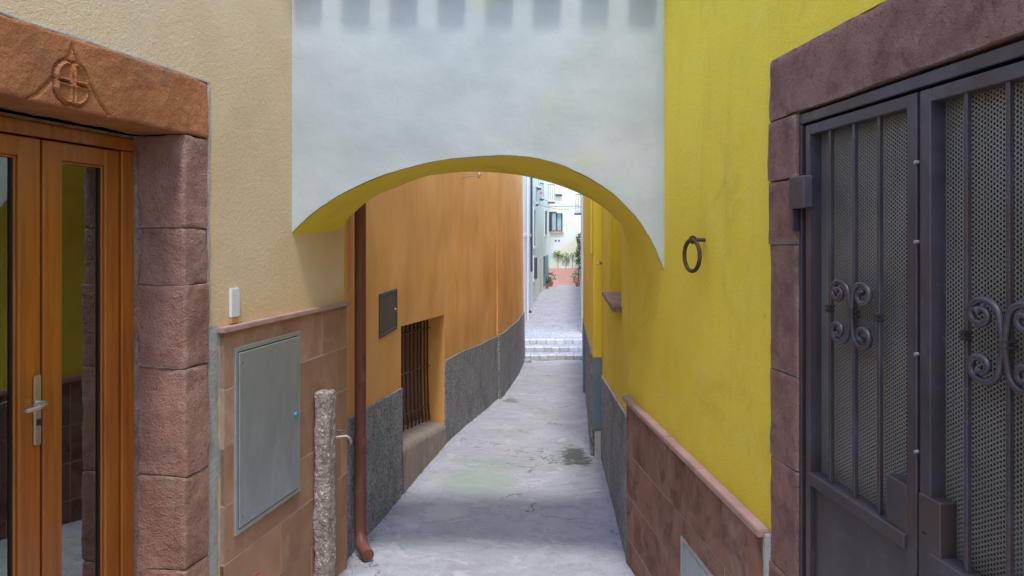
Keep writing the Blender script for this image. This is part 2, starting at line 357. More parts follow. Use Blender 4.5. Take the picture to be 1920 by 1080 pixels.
def link(o): C.collection.objects.link(o); return o
def build(name, mb, material, parent=None, off=(0, 0, 0), bevel=0, label=None, kind=None, seg=1, fix=True):
    me = bpy.data.meshes.new(name)
    me.from_pydata([(x - off[0], y - off[1], z - off[2]) for x, y, z in mb.v], [], mb.f)
    if bevel or fix:
        bm = bmesh.new(); bm.from_mesh(me)
        if fix: bmesh.ops.recalc_face_normals(bm, faces=bm.faces)
        if bevel:
            es = [e for e in bm.edges if e.is_manifold and e.calc_face_angle(0) > .5]
            bmesh.ops.bevel(bm, geom=es, offset=bevel, segments=seg, affect='EDGES', clamp_overlap=True)
        bm.to_mesh(me); bm.free()
    if mb.smooth: me.polygons.foreach_set('use_smooth', [True] * len(me.polygons))
    me.materials.append(M[material]); me.update()
    o = link(bpy.data.objects.new(name, me))
    if mb.smooth:
        me.set_sharp_from_angle(angle=R(50))
    if parent: o.parent = parent
    if label: o['label'] = label
    if kind: o['kind'] = kind
    return o
class Frame:
    """a wall in plan: A is its left end and B its right end as one faces it; local x along, y into the wall"""
    def __init__(s, A, B):
        s.A = Vector(A); d = Vector(B) - s.A; s.L = d.length; s.u = d / s.L; s.n = Vector((-s.u.y, s.u.x)); s.rot = math.atan2(s.u.y, s.u.x)
    def w(s, x, y=0, z=0): p = s.A + s.u * x + s.n * y; return Vector((p.x, p.y, z))
    def s_(s, px, y=0):       # distance along the wall seen on photo column px (wall surface at depth y)
        k = (px - HX) / F; a = s.A + s.n * y; return -(a.x - k * a.y) / (s.u.x - k * s.u.y)
    def z_(s, x, py, y=0): return CZ + (HY - py) / F * (s.A + s.u * x + s.n * y).y
    def xz(s, px, py, y=0): x = s.s_(px, y); return x, s.z_(x, py, y)
class Thing:
    def __init__(s, name, label, cat, frame=None, x=0, y=0, z=0, group=None, rot=None):
        s.o = link(bpy.data.objects.new(name, None)); s.o.empty_display_size = .2
        s.off = (x, y, z)
        if frame: s.o.location = frame.w(x, y, z); s.o.rotation_euler = (0, 0, frame.rot)
        else: s.o.location = (x, y, z)
        s.o['label'] = label; s.o['category'] = cat
        if group: s.o['group'] = group
    def part(s, name, mb, material, parent=None, **kw):
        return build(name, mb, material, parent or s.o, s.off, **kw)
def tag(o, label, cat, group=None):
    o['label'] = label; o['category'] = cat
    if group: o['group'] = group
    return o
def ground(y):                   # level of the sloping lane
    return -0.1 * y if y < 26.5 else -2.65
STREET = CZ - 4.0
TOP = CZ + 1.95                   # height of the near walls

L = Frame((-2.206, 0), (-1.166, 5.2))                 # cream house
RW = Frame((1.31 - .09 * 5.3, 5.3), (1.31 + .36, -4)) # yellow house, this side of the arch
O = Frame((-1.208, 5.2), (-.901, 10.0))               # orange house, first stretch
R1 = Frame((1.10, 9.16), (.833, 5.32))                # yellow wall past the arch
R2 = Frame((2.50, 26.4), (.99, 9.16))

# ------------------------------------------------------------------ ground, lane, street
g = MB().add([(-1500, -1500, -2.9), (1500, -1500, -2.9), (1500, 1500, -2.9), (-1500, 1500, -2.9)], [(0, 1, 2, 3)])
build('ground', g, 'soil', kind='structure', fix=False)
lane = MB(); nx, ny = 90, 520
ys = [-8 + 34.6 * (j / ny) ** 1.0 for j in range(ny + 1)]
for y in ys:
    xc = -.2 + .058 * max(0, y - 4)
    for i in range(nx + 1):
        x = xc + (-2.6 + 5.2 * i / nx)
        edge = 0
        z = ground(y) + .014 * noise.noise(Vector((x * 1.3, y * 1.1, 0))) + .006 * noise.noise(Vector((x * 6, y * 6, 3)))
        z -= .018 * math.exp(-((x - xc - .1) / .35) ** 2)
        lane.v.append((x, y, z))
for j in range(ny):
    for i in range(nx):
        a = j * (nx + 1) + i; lane.f.append((a, a + 1, a + nx + 2, a + nx + 1))
lane.smooth = True
build('lane', lane, 'floor', kind='structure', fix=False)
st = MB().add([(-9, 29.2, STREET), (18, 29.2, STREET), (22, 75, STREET), (-9, 75, STREET)], [(0, 1, 2, 3)])
build('street', st, 'cobble', kind='structure', fix=False)
# three broad steps up into the street, each edged with a row of stones
sb = MB()
for k in range(3):
    y0 = 26.5 + .9 * k; z1 = -2.65 + .15 * (k + 1)
    sb.box(-3, 6, y0 + .34, 29.3, z1 - .16, z1 - .006 if k < 2 else STREET - .004)
steps = build('steps', sb, 'cobble', kind='structure')
for k in range(3):
    y0 = 26.5 + .9 * k; z1 = -2.65 + .15 * (k + 1); x = -.2
    while x < 3.6:
        wd = rnd.uniform(.27, .38)
        q = MB().box(x, x + wd - .010, y0 + rnd.uniform(-.02, .02), y0 + .33, z1 - .16, z1 + rnd.uniform(-.008, .008))
        build('stone', q, 'stone_step', steps, bevel=.012); x += wd

# ------------------------------------------------------------------ cream house on the left
xe = L.s_(645); xd0 = 1.97; xd1 = L.s_(342); xo = L.s_(389); xc0 = L.s_(411)
zl0 = CZ + .467; zl1 = CZ + .738
T = Thing('cream_house', 'cream rough-plastered house on the left, with a carved lintel over a glazed wooden door', 'house', L, 0, 0, 0)
mb = MB()
mb.box(-5, xe, 0, .35, zl1 + .004, TOP)
mb.box(xo, xe, 0, .35, -1.2, zl1 + .004)
mb.box(-5, xd0 - .24, 0, .35, -1.2, zl1 + .004)
T.part('wall', mb, 'cream')
T.part('wall_end', MB().box(xe - .35, xe - .002, .01, 2.0, -1.2, TOP), 'cream')
# stone door surround
rc = L.xz(129, 157)
ogee = [[L.xz(*p) for p in pts] for pts in ([(132, 84), (127, 100), (116, 120), (104, 135), (95, 146), (80, 162), (66, 176), (48, 186)], [(132, 84), (137, 103), (145, 122), (156, 143), (170, 170), (182, 192), (200, 217)])]
def carve(x, z):
    if abs(x - rc[0]) > .30: return 0
    p = Vector((x, z)); d = 9
    for l_ in ogee:
        for a, b in zip(l_, l_[1:]):
            a, b = Vector(a), Vector(b); t = max(0, min(1, (p - a).dot(b - a) / (b - a).length_squared)); d = min(d, (a.lerp(b, t) - p).length)
    out = .012 * math.exp(-(d / .0055) ** 2)
    dx, dz = x - rc[0], z - rc[1]; rr_ = math.hypot(dx, dz)
    if rr_ < .11:
        th = math.atan2(dz, dx); ang = abs((th + math.pi / 4) % (math.pi / 2) - math.pi / 4)
        ro = .083 * (.84 + .16 * min(1, abs(math.sin(2 * th)) * 1.6)); e = min(ro - rr_, rr_ * math.sin(ang) - .0025)
        if rr_ < .015: out = -.012
        elif e > 0: out = .002 - .014 * math.exp(-((e - .007) / .005) ** 2)
        elif rr_ < ro + .012: out = .012
    return out
T.part('lintel', MB().rough(xd0 - .23, xo - .006, -.012, .25, zl0, zl1, .0062, .012, .005, 1, carve=carve), 'lintel')
jz = [CZ + v for v in (.463, .03, -.235, -.62, -1.12, -1.55, -2.0, -2.6)]
jn = 0
for side, a, b in (('r', xd1, xo - .008), ('l', xd0 - .22, xd0)):
    for k in range(len(jz) - 1):
        jn += 1
        q = MB().rough(a + rnd.uniform(-.006, .006), b - rnd.uniform(0, .006), -.014 + rnd.uniform(-.004, .006), .235, jz[k + 1] + .001, jz[k] - .001, .013, .007, .0065, jn + 3, chip=1.2)
        T.part('stone_block', q, 'mauve')
T.part('jamb_mortar', MB().box(xd1 + .012, xo - .03, .006, .24, -1.0, zl0 - .01).box(xd0 - .2, xd0 - .015, .006, .24, -1.0, zl0 - .01), 'mauve')
# grey mortar fillet beside the stones
q = MB(); n = 60
for side in range(n):
    pass
q.rough(xo - .004, xc0 - .012, -.008, .05, -1.2, L.z_(xc0, 606), .03, .012, .004, 77)
T.part('mortar_strip', q, 'mortar')
q = MB().rough(xo - .006, xo + .022, -.005, .05, L.z_(xc0, 600), zl1 + .012, .03, .008, .004, 78)
T.part('mortar_joint', q, 'joint')
q = MB().rough(xd0 - .23, xo + .02, -.006, .04, zl1 - .003, zl1 + .012, .04, .006, .003, 79)
T.part('mortar_joint', q, 'joint')
# glazed double door, set back
dd = .225
df0, df1 = xd0 + .005, L.s_(252, dd)
zt = L.z_(df1, 262, dd)
zb = CZ - 2.3
def s(px): return L.s_(px, dd)
q = MB().box(s(229), df1, dd, dd + .07, zb, zt - .058).box(df0, df0 + .09, dd, dd + .07, zb, zt - .058).box(df0, df1, dd, dd + .07, zt - .055, zt)
T.part('door_frame', q, 'wood', bevel=.004)
T.part('frame_seal', MB().box(df1 + .001, xd1 + .02, dd + .008, dd + .05, zb, zt + .02).box(df0, df1, dd + .01, dd + .05, zt + .001, zt + .016), 'mauve2')
ztl = zt - .062
for (a, ga, gb, b, lab) in ((s(84), s(120), s(200), s(226), 'right glazed door leaf'), (df0 + .095, df0 + .19, s(38), s(79), 'left glazed door leaf with the lever handle')):
    dq = MB().box(a, ga, dd + .006, dd + .065, zb, ztl).box(gb, b, dd + .006, dd + .065, zb, ztl)
    dq.box(ga + .0005, gb - .0005, dd + .006, dd + .065, ztl - .075, ztl).box(ga + .0005, gb - .0005, dd + .006, dd + .065, zb, zb + .1)
    lf = T.part('door_leaf', dq, 'wood', bevel=.005, label=lab)
    bd = MB()
    g0, g1, h0, h1 = ga, gb, zb + .1, ztl - .075
    bd.box(g0, g0 + .010, dd + .018, dd + .036, h0, h1).box(g1 - .010, g1, dd + .018, dd + .036, h0, h1).box(g0 + .0105, g1 - .0105, dd + .018, dd + .05, h1 - .010, h1)
    T.part('bead', bd, 'wood', lf, bevel=.003)
    sb_ = MB().box(g0 + .0105, g0 + .015, dd + .025, dd + .036, h0, h1 - .0105).box(g1 - .015, g1 - .0105, dd + .025, dd + .036, h0, h1 - .0105)
    T.part('seal', sb_, 'seal', lf)
    T.part('glass', MB().box(g0 + .005, g1 - .005, dd + .034, dd + .040, h0, h1 - .004), 'glass', lf)
    T.part('reflection_panel', MB().box(g0 + .001, g1 - .001, dd + .043, dd + .046, h0 + .001, h1 - .006), 'reflection_panel', lf)  # added panel; its colour stands in for grey-green reflections in the glass
    if 'lever' in lab:
        hx0, hx1 = L.s_(63, dd), L.s_(77, dd); ht, hb = L.z_(hx0, 705, dd), L.z_(hx0, 837, dd)
        T.part('handle_plate', MB().box(hx0, hx1 - .002, dd - .006, dd + .006, hb, ht), 'chrome', lf, bevel=.004, seg=2)
        hz = L.z_(hx0, 757, dd); hm = (hx0 + hx1) / 2
        T.part('lever', MB().tube([(hm, dd, hz), (hm, dd - .035, hz), (hm - .01, dd - .048, hz - .001), (hm - .05, dd - .05, hz - .006), (hm - .105, dd - .048, hz - .008)], [.009, .009, .010, .010, .008], 10), 'chrome', lf)
        T.part('keyhole', MB().lathe((hm, dd - .008, hz - .075), ((.008, -.012), (.008, .012)), 10), 'seal', lf)
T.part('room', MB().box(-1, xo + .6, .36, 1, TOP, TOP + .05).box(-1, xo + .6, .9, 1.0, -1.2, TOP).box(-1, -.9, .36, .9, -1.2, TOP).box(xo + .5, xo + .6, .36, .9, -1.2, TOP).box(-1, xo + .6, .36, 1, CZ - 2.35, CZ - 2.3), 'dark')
T.part('doorstep', MB().rough(xd0 - .1, xd1 + .05, -.3, .3, -.32, -.02 - .2, .04, .02, .005, 9), 'mauve')
# stone cladding, course by course
T.part('grout_bed', MB().box(xc0 + .004, xe - .004, -.0222, .002, -1.2, CZ - .49), 'grout_dull')
zc = [CZ + v for v in (-.490, -.775, -1.068, -1.36, -1.65, -1.945, -2.24, -2.6)]
offs = [4.905, 4.52, 4.905, 4.60, 4.37, 4.75, 4.4]
for k in range(7):
    js = sorted({round(offs[k] + .6 * i, 3) for i in range(-6, 4)}); js = [j for j in js if xc0 + .08 < j < xe - .06]
    eds = [xc0] + js + [xe]
    for a, b in zip(eds, eds[1:]):
        T.part('tile', MB().box(a + .004, b - .004, -.0225 - rnd.uniform(0, .003), 0, zc[k + 1] + .004, zc[k] - .004), 'tile_l', bevel=.0012)
cpx = [xc0 - .03, 4.25, 4.85, xe + .01]
for a, b in zip(cpx, cpx[1:]):
    T.part('coping', MB().box(a + .001, b - .001, -.050, .0, CZ - .489, CZ - .462), 'coping', bevel=.004, seg=2)

# ------------------------------------------------------------------ yellow house on the right
xg = RW.s_          # px -> distance
xj0, xj1 = xg(1447), xg(1498)
zg = CZ + .442; zr = CZ + .692
lw = .66; go1 = xj1 + .022 + 2 * lw + .03         # right (nearer) side of the gate opening
Y = Thing('yellow_house', 'yellow plastered house on the right, with stone door surround and perforated iron gate', 'house', RW, 0, 0, 0)
mb = MB(); mb.box(0, RW.L, 0, .35, zr + .004, TOP); mb.box(0, xj0 - .001, 0, .35, -1.2, zr + .004); mb.box(go1 + .20, RW.L, 0, .35, -1.2, zr + .004)
Y.part('wall', mb, 'yellow')
Y.part('lintel', MB().rough(xj0, go1 + .2, -.012, .2, zg + .012, zr, .018, .006, .004, 21, chip=1.0), 'mauve2')
rz = [zg + .006] + [CZ + v for v in (.21, -.04, -.53, -.88, -1.30, -1.8, -2.4)]
for a, b in ((xj0, xj1), (go1, go1 + .2)):
    for k in range(len(rz) - 1):
        Y.part('stone_block', MB().rough(a + rnd.uniform(-.004, .006), b, -.012 + rnd.uniform(-.004, .004), .2, rz[k + 1] + .001, rz[k] - .001, .014, .004, .0035, 40 + k, chip=1.0), 'mauve2')
Y.part('jamb_mortar', MB().box(xj0 + .012, xj1 - .01, .004, .19, -1.0, zg + .02), 'mauve2')
Y.part('plaster_lip', MB().rough(xj0 - .010, xj0 + .002, -.004, .03, CZ - 1.17, zr + .01, .02, .005, .004, 31), 'yellow')
# cladding
Y.part('grout_bed', MB().box(.012, xj0 - .008, -.0218, .002, -1.2, CZ - 1.20), 'grout_dull')
def ys_(*v): return [5.3 - y for y in v]
K = 1.004
courses = [(-1.19, -1.53, (5.12, 4.30, 3.70)), (-1.53, -1.83, (5.12, 4.64, 4.04, 3.44)), (-1.83, -2.13, (5.12, 4.30, 3.70, 3.1)), (-2.13, -2.43, (5.12, 4.64, 4.04, 3.44)), (-2.43, -2.8, (5.12, 4.3, 3.7))]
for z1, z0, jy in courses:
    eds = [.006] + [(5.3 - y) * K for y in jy if (5.3 - y) * K < xj0 - .1] + [xj0 - .006]
    for a, b in zip(eds, eds[1:]):
        sl_ = -.03 if z1 > -1.2 else 0
        t1 = CZ + z1 + .015 + sl_ * a / xj0 if z1 > -1.2 else CZ + z1
        Y.part('tile', MB().prism([(a + .004, CZ + z0 + .004), (b - .004, CZ + z0 + .004), (b - .004, t1 - .004), (a + .004, t1 - .004)], -.0225 - rnd.uniform(0, .003), 0), 'tile_r', bevel=.0012)
cx = [-.012, (5.3 - 4.3) * K, (5.3 - 3.75) * K, xj0 - .012]
for a, b in zip(cx, cx[1:]):
    za, zb_ = CZ - 1.143 - .044 * a / xj0, CZ - 1.143 - .044 * b / xj0
    Y.part('coping', MB().prism([(a + .001, za - .032), (b - .001, zb_ - .032), (b - .001, zb_), (a + .001, za)], -.052, 0), 'coping', bevel=.004, seg=2)
Y.part('mortar_strip', MB().rough(xj0 - .02, xj0 + .004, -.03, .02, -1.2, CZ - 1.2, .03, .008, .003, 33), 'mortar')
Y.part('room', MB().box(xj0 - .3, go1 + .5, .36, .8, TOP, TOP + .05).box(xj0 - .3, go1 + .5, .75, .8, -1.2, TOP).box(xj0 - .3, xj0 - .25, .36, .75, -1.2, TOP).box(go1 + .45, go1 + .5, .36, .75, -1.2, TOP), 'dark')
# gate frame and the two leaves
fr = MB().box(xj1, xj1 + .020, .0, .05, -1.0, zg - .038).box(xj1, go1, .0, .05, zg - .036, zg).box(go1 - .020, go1, .0, .05, -1.0, zg - .038)
Y.part('gate_frame', fr, 'gate', bevel=.0025)
def volute(cx_, cz_, sx, sz, scale, y):
    """one scroll: leaves the collar beside the bar, swings up and out, and curls in on itself"""
    W, H = .062 * scale, .108 * scale
    # quarter to half loop described by hand, then a closing spiral
    vx, vz = cx_ + sx * .070 * scale, cz_ + sz * .064 * scale
    pts = [(cx_ + sx * .005, y, cz_ - sz * .004), (cx_ + sx * .006, y, cz_ + sz * .022 * scale), (cx_ + sx * .010, y, cz_ + sz * .045 * scale)]
    n = 34
    for i in range(n + 1):
        t = i / n; a = math.pi * (1.0 - 2.75 * t)
        r_ = scale * (1 - .78 * t ** .9)
        pts.append((vx + sx * math.cos(a) * r_ * .056, y - .006 * t, vz + sz * math.sin(a) * r_ * .042))
    k = len(pts)
    rs = [.0072 + .0028 * math.sin(math.pi * min(1, i / (k * .8))) for i in range(k)]
    rs[-1] = .011; rs[-2] = .012; rs[-3] = .010
    return pts, rs
def leaf(a, b, ztop, zrail, lab, bars, oz, lockpx, first):
    """one gate leaf between a and b along the wall"""
    z0 = CZ - 2.45; st = .05 if not first else .030
    fl = MB()
    sL, sR = (.030, .045) if first else (.045, .03)
    fl.box(a, a + sL, -.004, .042, z0, ztop).box(b - sR, b, -.004, .042, z0, ztop)
    fl.box(a + sL + .0005, b - sR - .0005, -.003, .041, ztop - .036, ztop)
    fl.box(a + sL + .0005, b - sR - .0005, -.012, .041, zrail - .042, zrail).box(a + sL + .0005, b - sR - .0005, -.003, .041, z0, z0 + .05)
    lf = Y.part('gate_leaf', fl, 'gate', bevel=.0025, label=lab)
    Y.part('perforated_sheet', MB().box(a + sL - .002, b - sR + .002, .040, .0425, zrail, ztop - .02), 'perf', lf)
    Y.part('panel', MB().box(a + sL + .001, b - sR - .001, .012, .018, z0 + .05, zrail - .042), 'gate', lf)
    rim = MB(); x0, x1 = a + sL + .001, b - sR - .001; zz = zrail - .043
    rim.box(x0, x1, .002, .012, zz - .008, zz).box(x0, x0 + .008, .002, .012, z0 + .05, zz - .0085).box(x1 - .008, x1, .002, .012, z0 + .05, zz - .0085)
    Y.part('panel_rim', rim, 'gate', lf)
    for bx in bars:
        Y.part('bar', MB().box(bx - .0065, bx + .0065, .004, .018, zrail - .005, ztop - .030), 'gate', lf, bevel=.002)
    c = bars[1]
    for sx in (-1, 1):
        for sz in (-1, 1):
            pts, rs = volute(c, oz, sx, sz, 1.0, -.004)
            Y.part('scroll', MB().tube(pts, rs, 8), 'gate', lf)
    for bx, w_ in ((bars[0], .011), (bars[1], .017), (bars[2], .011)):
        q = MB()
        for dz in (-.007, .007): q.box(bx - w_, bx + w_, -.010, .022, oz + dz - .0055 + (.0 if w_ > .012 else .003), oz + dz + .0055 + (.0 if w_ > .012 else .003))
        Y.part('collar', q, 'gate', lf, bevel=.004, seg=2)
    return lf
l1a, l1b = xg(1512), xg(1722)
zt1 = RW.z_(l1a, 236)
def xb(px): return RW.s_(px, .01)
z1r = CZ - .848
lf1 = leaf(l1a + .002, l1b - .003, zt1, z1r, 'far leaf of the iron gate, with three bars over the perforated sheet', [xb(1558), xb(1603), xb(1650)], RW.z_(xb(1603), 588), None, True)
l2a = xg(1727); l2b = l2a + (l1b - l1a)
lf2 = leaf(l2a, l2b, zt1 - .0, z1r - .005, 'near leaf of the iron gate, cut by the edge of the photo', [xb(1814), xb(1893), xb(1893) + .117], RW.z_(xb(1893), 646), None, False)
# lock cases
q = MB().box(RW.s_(1664), l1b - .0485, -.004, .0395, z1r - .044, RW.z_(xg(1662), 888))
Y.part('lock_tab', q, 'gate', lf1, bevel=.002)
lx0, lx1 = l2a + .001, RW.s_(1768); lz = RW.z_(lx0, 922)
Y.part('lock_case', MB().box(lx0, lx1, -.009, .0395, CZ - 1.12, lz), 'gate', lf2, bevel=.003)
Y.part('lock_slot', MB().box(lx0 + .016, lx0 + .034, -.0100, -.0088, lz - .106, lz - .10), 'seal', lf2)
hg = RW.s_(1489)
q = MB().box(RW.s_(1482, -.03), RW.s_(1510, -.03), -.036, 0, RW.z_(hg, 392, -.03), RW.z_(hg, 334, -.03))
q.box(RW.s_(1482, -.03), RW.s_(1482, -.03) + .018, -.032, -.004, RW.z_(hg, 432, -.03), RW.z_(hg, 393, -.03))
Y.part('hinge', q, 'gate', lf1, bevel=.004)
for zz in (-.02, -.33, -.6, -.95, .2):
    Y.part('bolt', MB().tube([(l1b + .001, -.012, CZ + zz), (l1b + .001, 0.0, CZ + zz)], .005, 8), 'steel', lf1)

# ------------------------------------------------------------------ orange house beyond the arch, left
OH = Thing('orange_house', 'orange plastered house beyond the arch, with a grey pebbledash base and a barred low window', 'house', O, 0, 0, 0)
wa, wt0 = O.xz(752, 612); wb, wt1 = O.xz(833, 590)
wbot0 = CZ - 2.03; wbot1 = CZ - 2.50
HT = CZ + 2.1
q = MB()
q.prism([(0, -1.6), (wa, -1.6), (wa, HT), (0, HT)], 0, .3)
q.prism([(wb, -1.6), (O.L, -1.6), (O.L, HT), (wb, HT)], 0, .3)
q.prism([(wa, wt0), (wb, wt1), (wb, HT), (wa, HT)], 0, .3)
q.prism([(wa, -1.6), (wb, -1.6), (wb, wbot1 - .16), (wa, wbot0 - .16)], 0.01, .3)
OH.part('wall', q, 'orange')
# continuing wall: bends slightly, then a battered pier
poly = [(-.901, 10.0), (-.735, 11.5), (-.55, 12.95), (-.28, 15.2)]
poly2 = [(-.31, 15.0), (-.235, 15.6), (.10, 20.5), (.385, 26.35), (-.4, 26.5)]
def world_wall(name, pts, mt, z0f, z1f, push=0.0, nz=14, toppush=0.0, thing=OH, fr=O):
    """upright wall along a plan line (given in world metres) as one bent sheet with real thickness behind"""
    mb_ = MB(); cols = []
    P_ = [Vector(p) for p in pts]
    fine = []
    for a, b in zip(P_, P_[1:]):
        k = max(1, int((b - a).length / .35))
        for i in range(k): fine.append(a.lerp(b, i / k))
    fine.append(P_[-1])
    for i, p in enumerate(fine):
        t = (fine[min(i + 1, len(fine) - 1)] - fine[max(i - 1, 0)]).normalized(); nrm = Vector((t.y, -t.x))
        z0, z1 = z0f(p.y), z1f(p.y); col_ = []
        for j in range(nz + 1):
            h = j / nz; pp = p + nrm * (push * (1 - h) + toppush * h + .012 * noise.noise(Vector((p.x, p.y * .8, z0 + h * (z1 - z0)))))
            wv = pp - fr.A; col_.append((wv.dot(fr.u), wv.dot(fr.n), z0 + h * (z1 - z0)))
        cols.append(col_)
    n = nz + 1; vs = [v for c in cols for v in c]
    fs = [(i * n + j, (i + 1) * n + j, (i + 1) * n + j + 1, i * n + j + 1) for i in range(len(cols) - 1) for j in range(nz)]
    # thickness
    back = [(x, y + (.25), z) for x, y, z in vs]; o_ = len(vs)
    fs += [tuple(o_ + k for k in f[::-1]) for f in fs]
    m_ = len(cols)
    for i in range(m_ - 1):
        for j in (0, nz): a, b = i * n + j, (i + 1) * n + j; fs.append((a, b, b + o_, a + o_))
    for j in range(nz):
        for i in (0, m_ - 1): a, b = i * n + j, i * n + j + 1; fs.append((a, b, b + o_, a + o_))
    mb_.add(vs + back, fs); mb_.smooth = True
    return thing.part(name, mb_, mt)
world_wall('wall', poly, 'orange', lambda y: -3, lambda y: HT)
world_wall('pier', poly2, 'orange', lambda y: -3, lambda y: HT, push=.06, toppush=-.01)
def plt_l(y): return CZ - 1.39 - (y - 6) * .0725 - .008 * math.sin(y * 2.1)
# pebbledash base
def basex(y): return (y - 5.2) / O.u.y
q = MB(); a, b = .0, wa - .01
q.prism([(a, -1.6), (b, -1.6), (b, plt_l(5.2 + b)), (a, plt_l(5.2 + a))], -.018, .0)
q2 = MB(); a, b = wb + .002, O.L
q2.prism([(a, -2.0), (b, -2.0), (b, plt_l(5.2 + b)), (a, plt_l(5.2 + a))], -.018, .0)
OH.part('pebbledash_base', q, 'dash'); OH.part('pebbledash_base', q2, 'dash')
world_wall('pebbledash_base', poly, 'dash', lambda y: -3, plt_l, push=.018, toppush=.018, nz=4)
world_wall('pebbledash_base', poly2, 'dash', lambda y: -3, lambda y: CZ - 2.02 - (y - 15) * .062, push=.095, toppush=.062, nz=4)
# sill under the barred window
sv = [(wa, -.012, wbot0 - .03), (wb, -.012, wbot1 - .06), (wb, .27, wbot1 + .03), (wa, .27, wbot0 + .05), (wa, -.03, -1.6), (wb, -.03, -1.8), (wb, .27, -1.8), (wa, .27, -1.6)]
q = MB(); nseg = 24
for i in range(nseg + 1):
    t = i / nseg; x = wa + (wb - wa) * t
    for (yy, dz) in ((-.020, -1.0), (-.020, -.10), (-.012, -.045), (.03, -.015), (.14, .01), (.29, .05)):
        nn = .010 * noise.noise(Vector((x * 5, yy * 9, dz * 3)))
        q.v.append((x, yy + nn, wbot0 + (wbot1 - wbot0) * t + dz + nn))
for i in range(nseg):
    for j in range(5): a = i * 6 + j; q.f.append((a, a + 6, a + 7, a + 1))
q.smooth = True
OH.part('window_sill', q, 'sillc')
OH.part('window_back', MB().prism([(wa - .1, -1.6), (wb + .1, -1.6), (wb + .1, HT), (wa - .1, HT)], .301, .36), 'f_brown')
grille = Thing('window_grille', 'rusty brown iron bars in the low window of the orange wall', 'window bars', O, wa, .2, wbot0)
nb = 12
for i in range(nb):
    x = wa + .10 + (wb - wa - .16) * i / (nb - 1); t = (x - wa) / (wb - wa)
    zt_ = wt0 + (wt1 - wt0) * t - .002; zb2 = wbot0 + (wbot1 - wbot0) * t + .03
    grille.part('bar', MB().tube([(x, .215, zt_), (x, .215, zt_ * .5 + zb2 * .5), (x, .205, zb2 + .2), (x, .19, zb2 + .04), (x, .2, zb2 - .02)], .012, 6), 'rust')
for f_ in (.12, .47, .84):
    grille.part('crossbar', MB().tube([(wa, .198, wt0 * (1 - f_) + wbot0 * f_), (wb - .02, .198, wt1 * (1 - f_) + wbot1 * f_)], .011, 6), 'rust')
# grey meter box
bx0, bz1 = O.xz(710, 549); bx1, _ = O.xz(743, 549); bz0 = CZ - .885; bz1 = CZ - .505
B = Thing('meter_box', 'small dark grey meter box set in the orange wall', 'meter box', O, bx0, 0, bz0)
B.part('frame', MB().box(bx0, bx0 + .03, -.012, .01, bz0, bz1).box(bx1 - .03, bx1, -.012, .01, bz0, bz1).box(bx0 + .031, bx1 - .031, -.012, .01, bz1 - .03, bz1).box(bx0 + .031, bx1 - .031, -.012, .01, bz0, bz0 + .03), 'darkbox', bevel=.002)
B.part('door', MB().box(bx0 + .033, bx1 - .033, -.008, .006, bz0 + .033, bz1 - .033), 'darkbox', bevel=.002)
B.part('knob', MB().tube([(bx1 - .09, -.02, (bz0 + bz1) / 2), (bx1 - .09, 0, (bz0 + bz1) / 2)], .012, 8), 'chrome')
# wall hook high on the orange wall
hk0 = (O.A + O.u * 3) ; 
def on_left(px, py, z_y, dx=0): return Vector(((px - HX) / F * z_y + dx, z_y, CZ + (HY - py) / F * z_y))
a_ = on_left(860, 334, 11.3); b_ = on_left(898, 329, 11.2)
q = MB().tube([a_ - Vector((.06, 0, 0)), a_, (a_ + b_) / 2 + Vector((0, 0, .004)), b_], .009, 6).tube([a_, a_ + Vector((-.03, .05, -.55))], .005, 5)
q.tube([b_ + Vector((0, 0, .05)), b_, b_ - Vector((0, 0, .04))], [.01, .024, .012], 8).tube([b_, b_ + Vector((.03, 0, .03))], [.02, .012], 6)
o = build('cable_bracket', q, 'chrome', off=tuple(a_)); o.location = a_
tag(o, 'thin metal cable bracket sticking out high on the orange wall', 'bracket')
# loose red brown drainpipe
pc = Vector(((675.5 - HX) / F * 5.47, 5.47)); gz = ground(5.4)
D = Thing('drainpipe', 'red brown metal drainpipe with bent foot at the start of the orange wall', 'drainpipe', None, pc.x, pc.y, gz)
zf = gz + .06
D.part('pipe', MB().tube([(pc.x, pc.y, TOP - .2), (pc.x, pc.y, gz + .82)], .042, 20), 'copper')
foot = [(pc.x, pc.y, gz + .83), (pc.x, pc.y, zf + .14), (pc.x + .008, pc.y - .02, zf + .08), (pc.x + .03, pc.y - .07, zf + .03), (pc.x + .065, pc.y - .13, zf + .012), (pc.x + .09, pc.y - .17, zf + .005)]
D.part('foot', MB().tube(foot, [.045, .045, .045, .045, .044, .043], 20), 'copper')
D.part('collar', MB().tube([(pc.x, pc.y, gz + .80), (pc.x, pc.y, gz + .815), (pc.x, pc.y, gz + .845), (pc.x, pc.y, gz + .86)], [.045, .049, .049, .045], 20), 'copper')
D.part('outlet', MB().torus(foot[-1], (.9, .43, 0), (0, 0, 1), .039, .004, 20, 6), 'copper')
D.part('wall_clip', MB().tube([(pc.x, pc.y, CZ + .25), (pc.x, pc.y, CZ + .28)], .051, 16).box(pc.x - .1, pc.x - .03, pc.y - .01, pc.y + .01, CZ + .25, CZ + .28), 'copper')
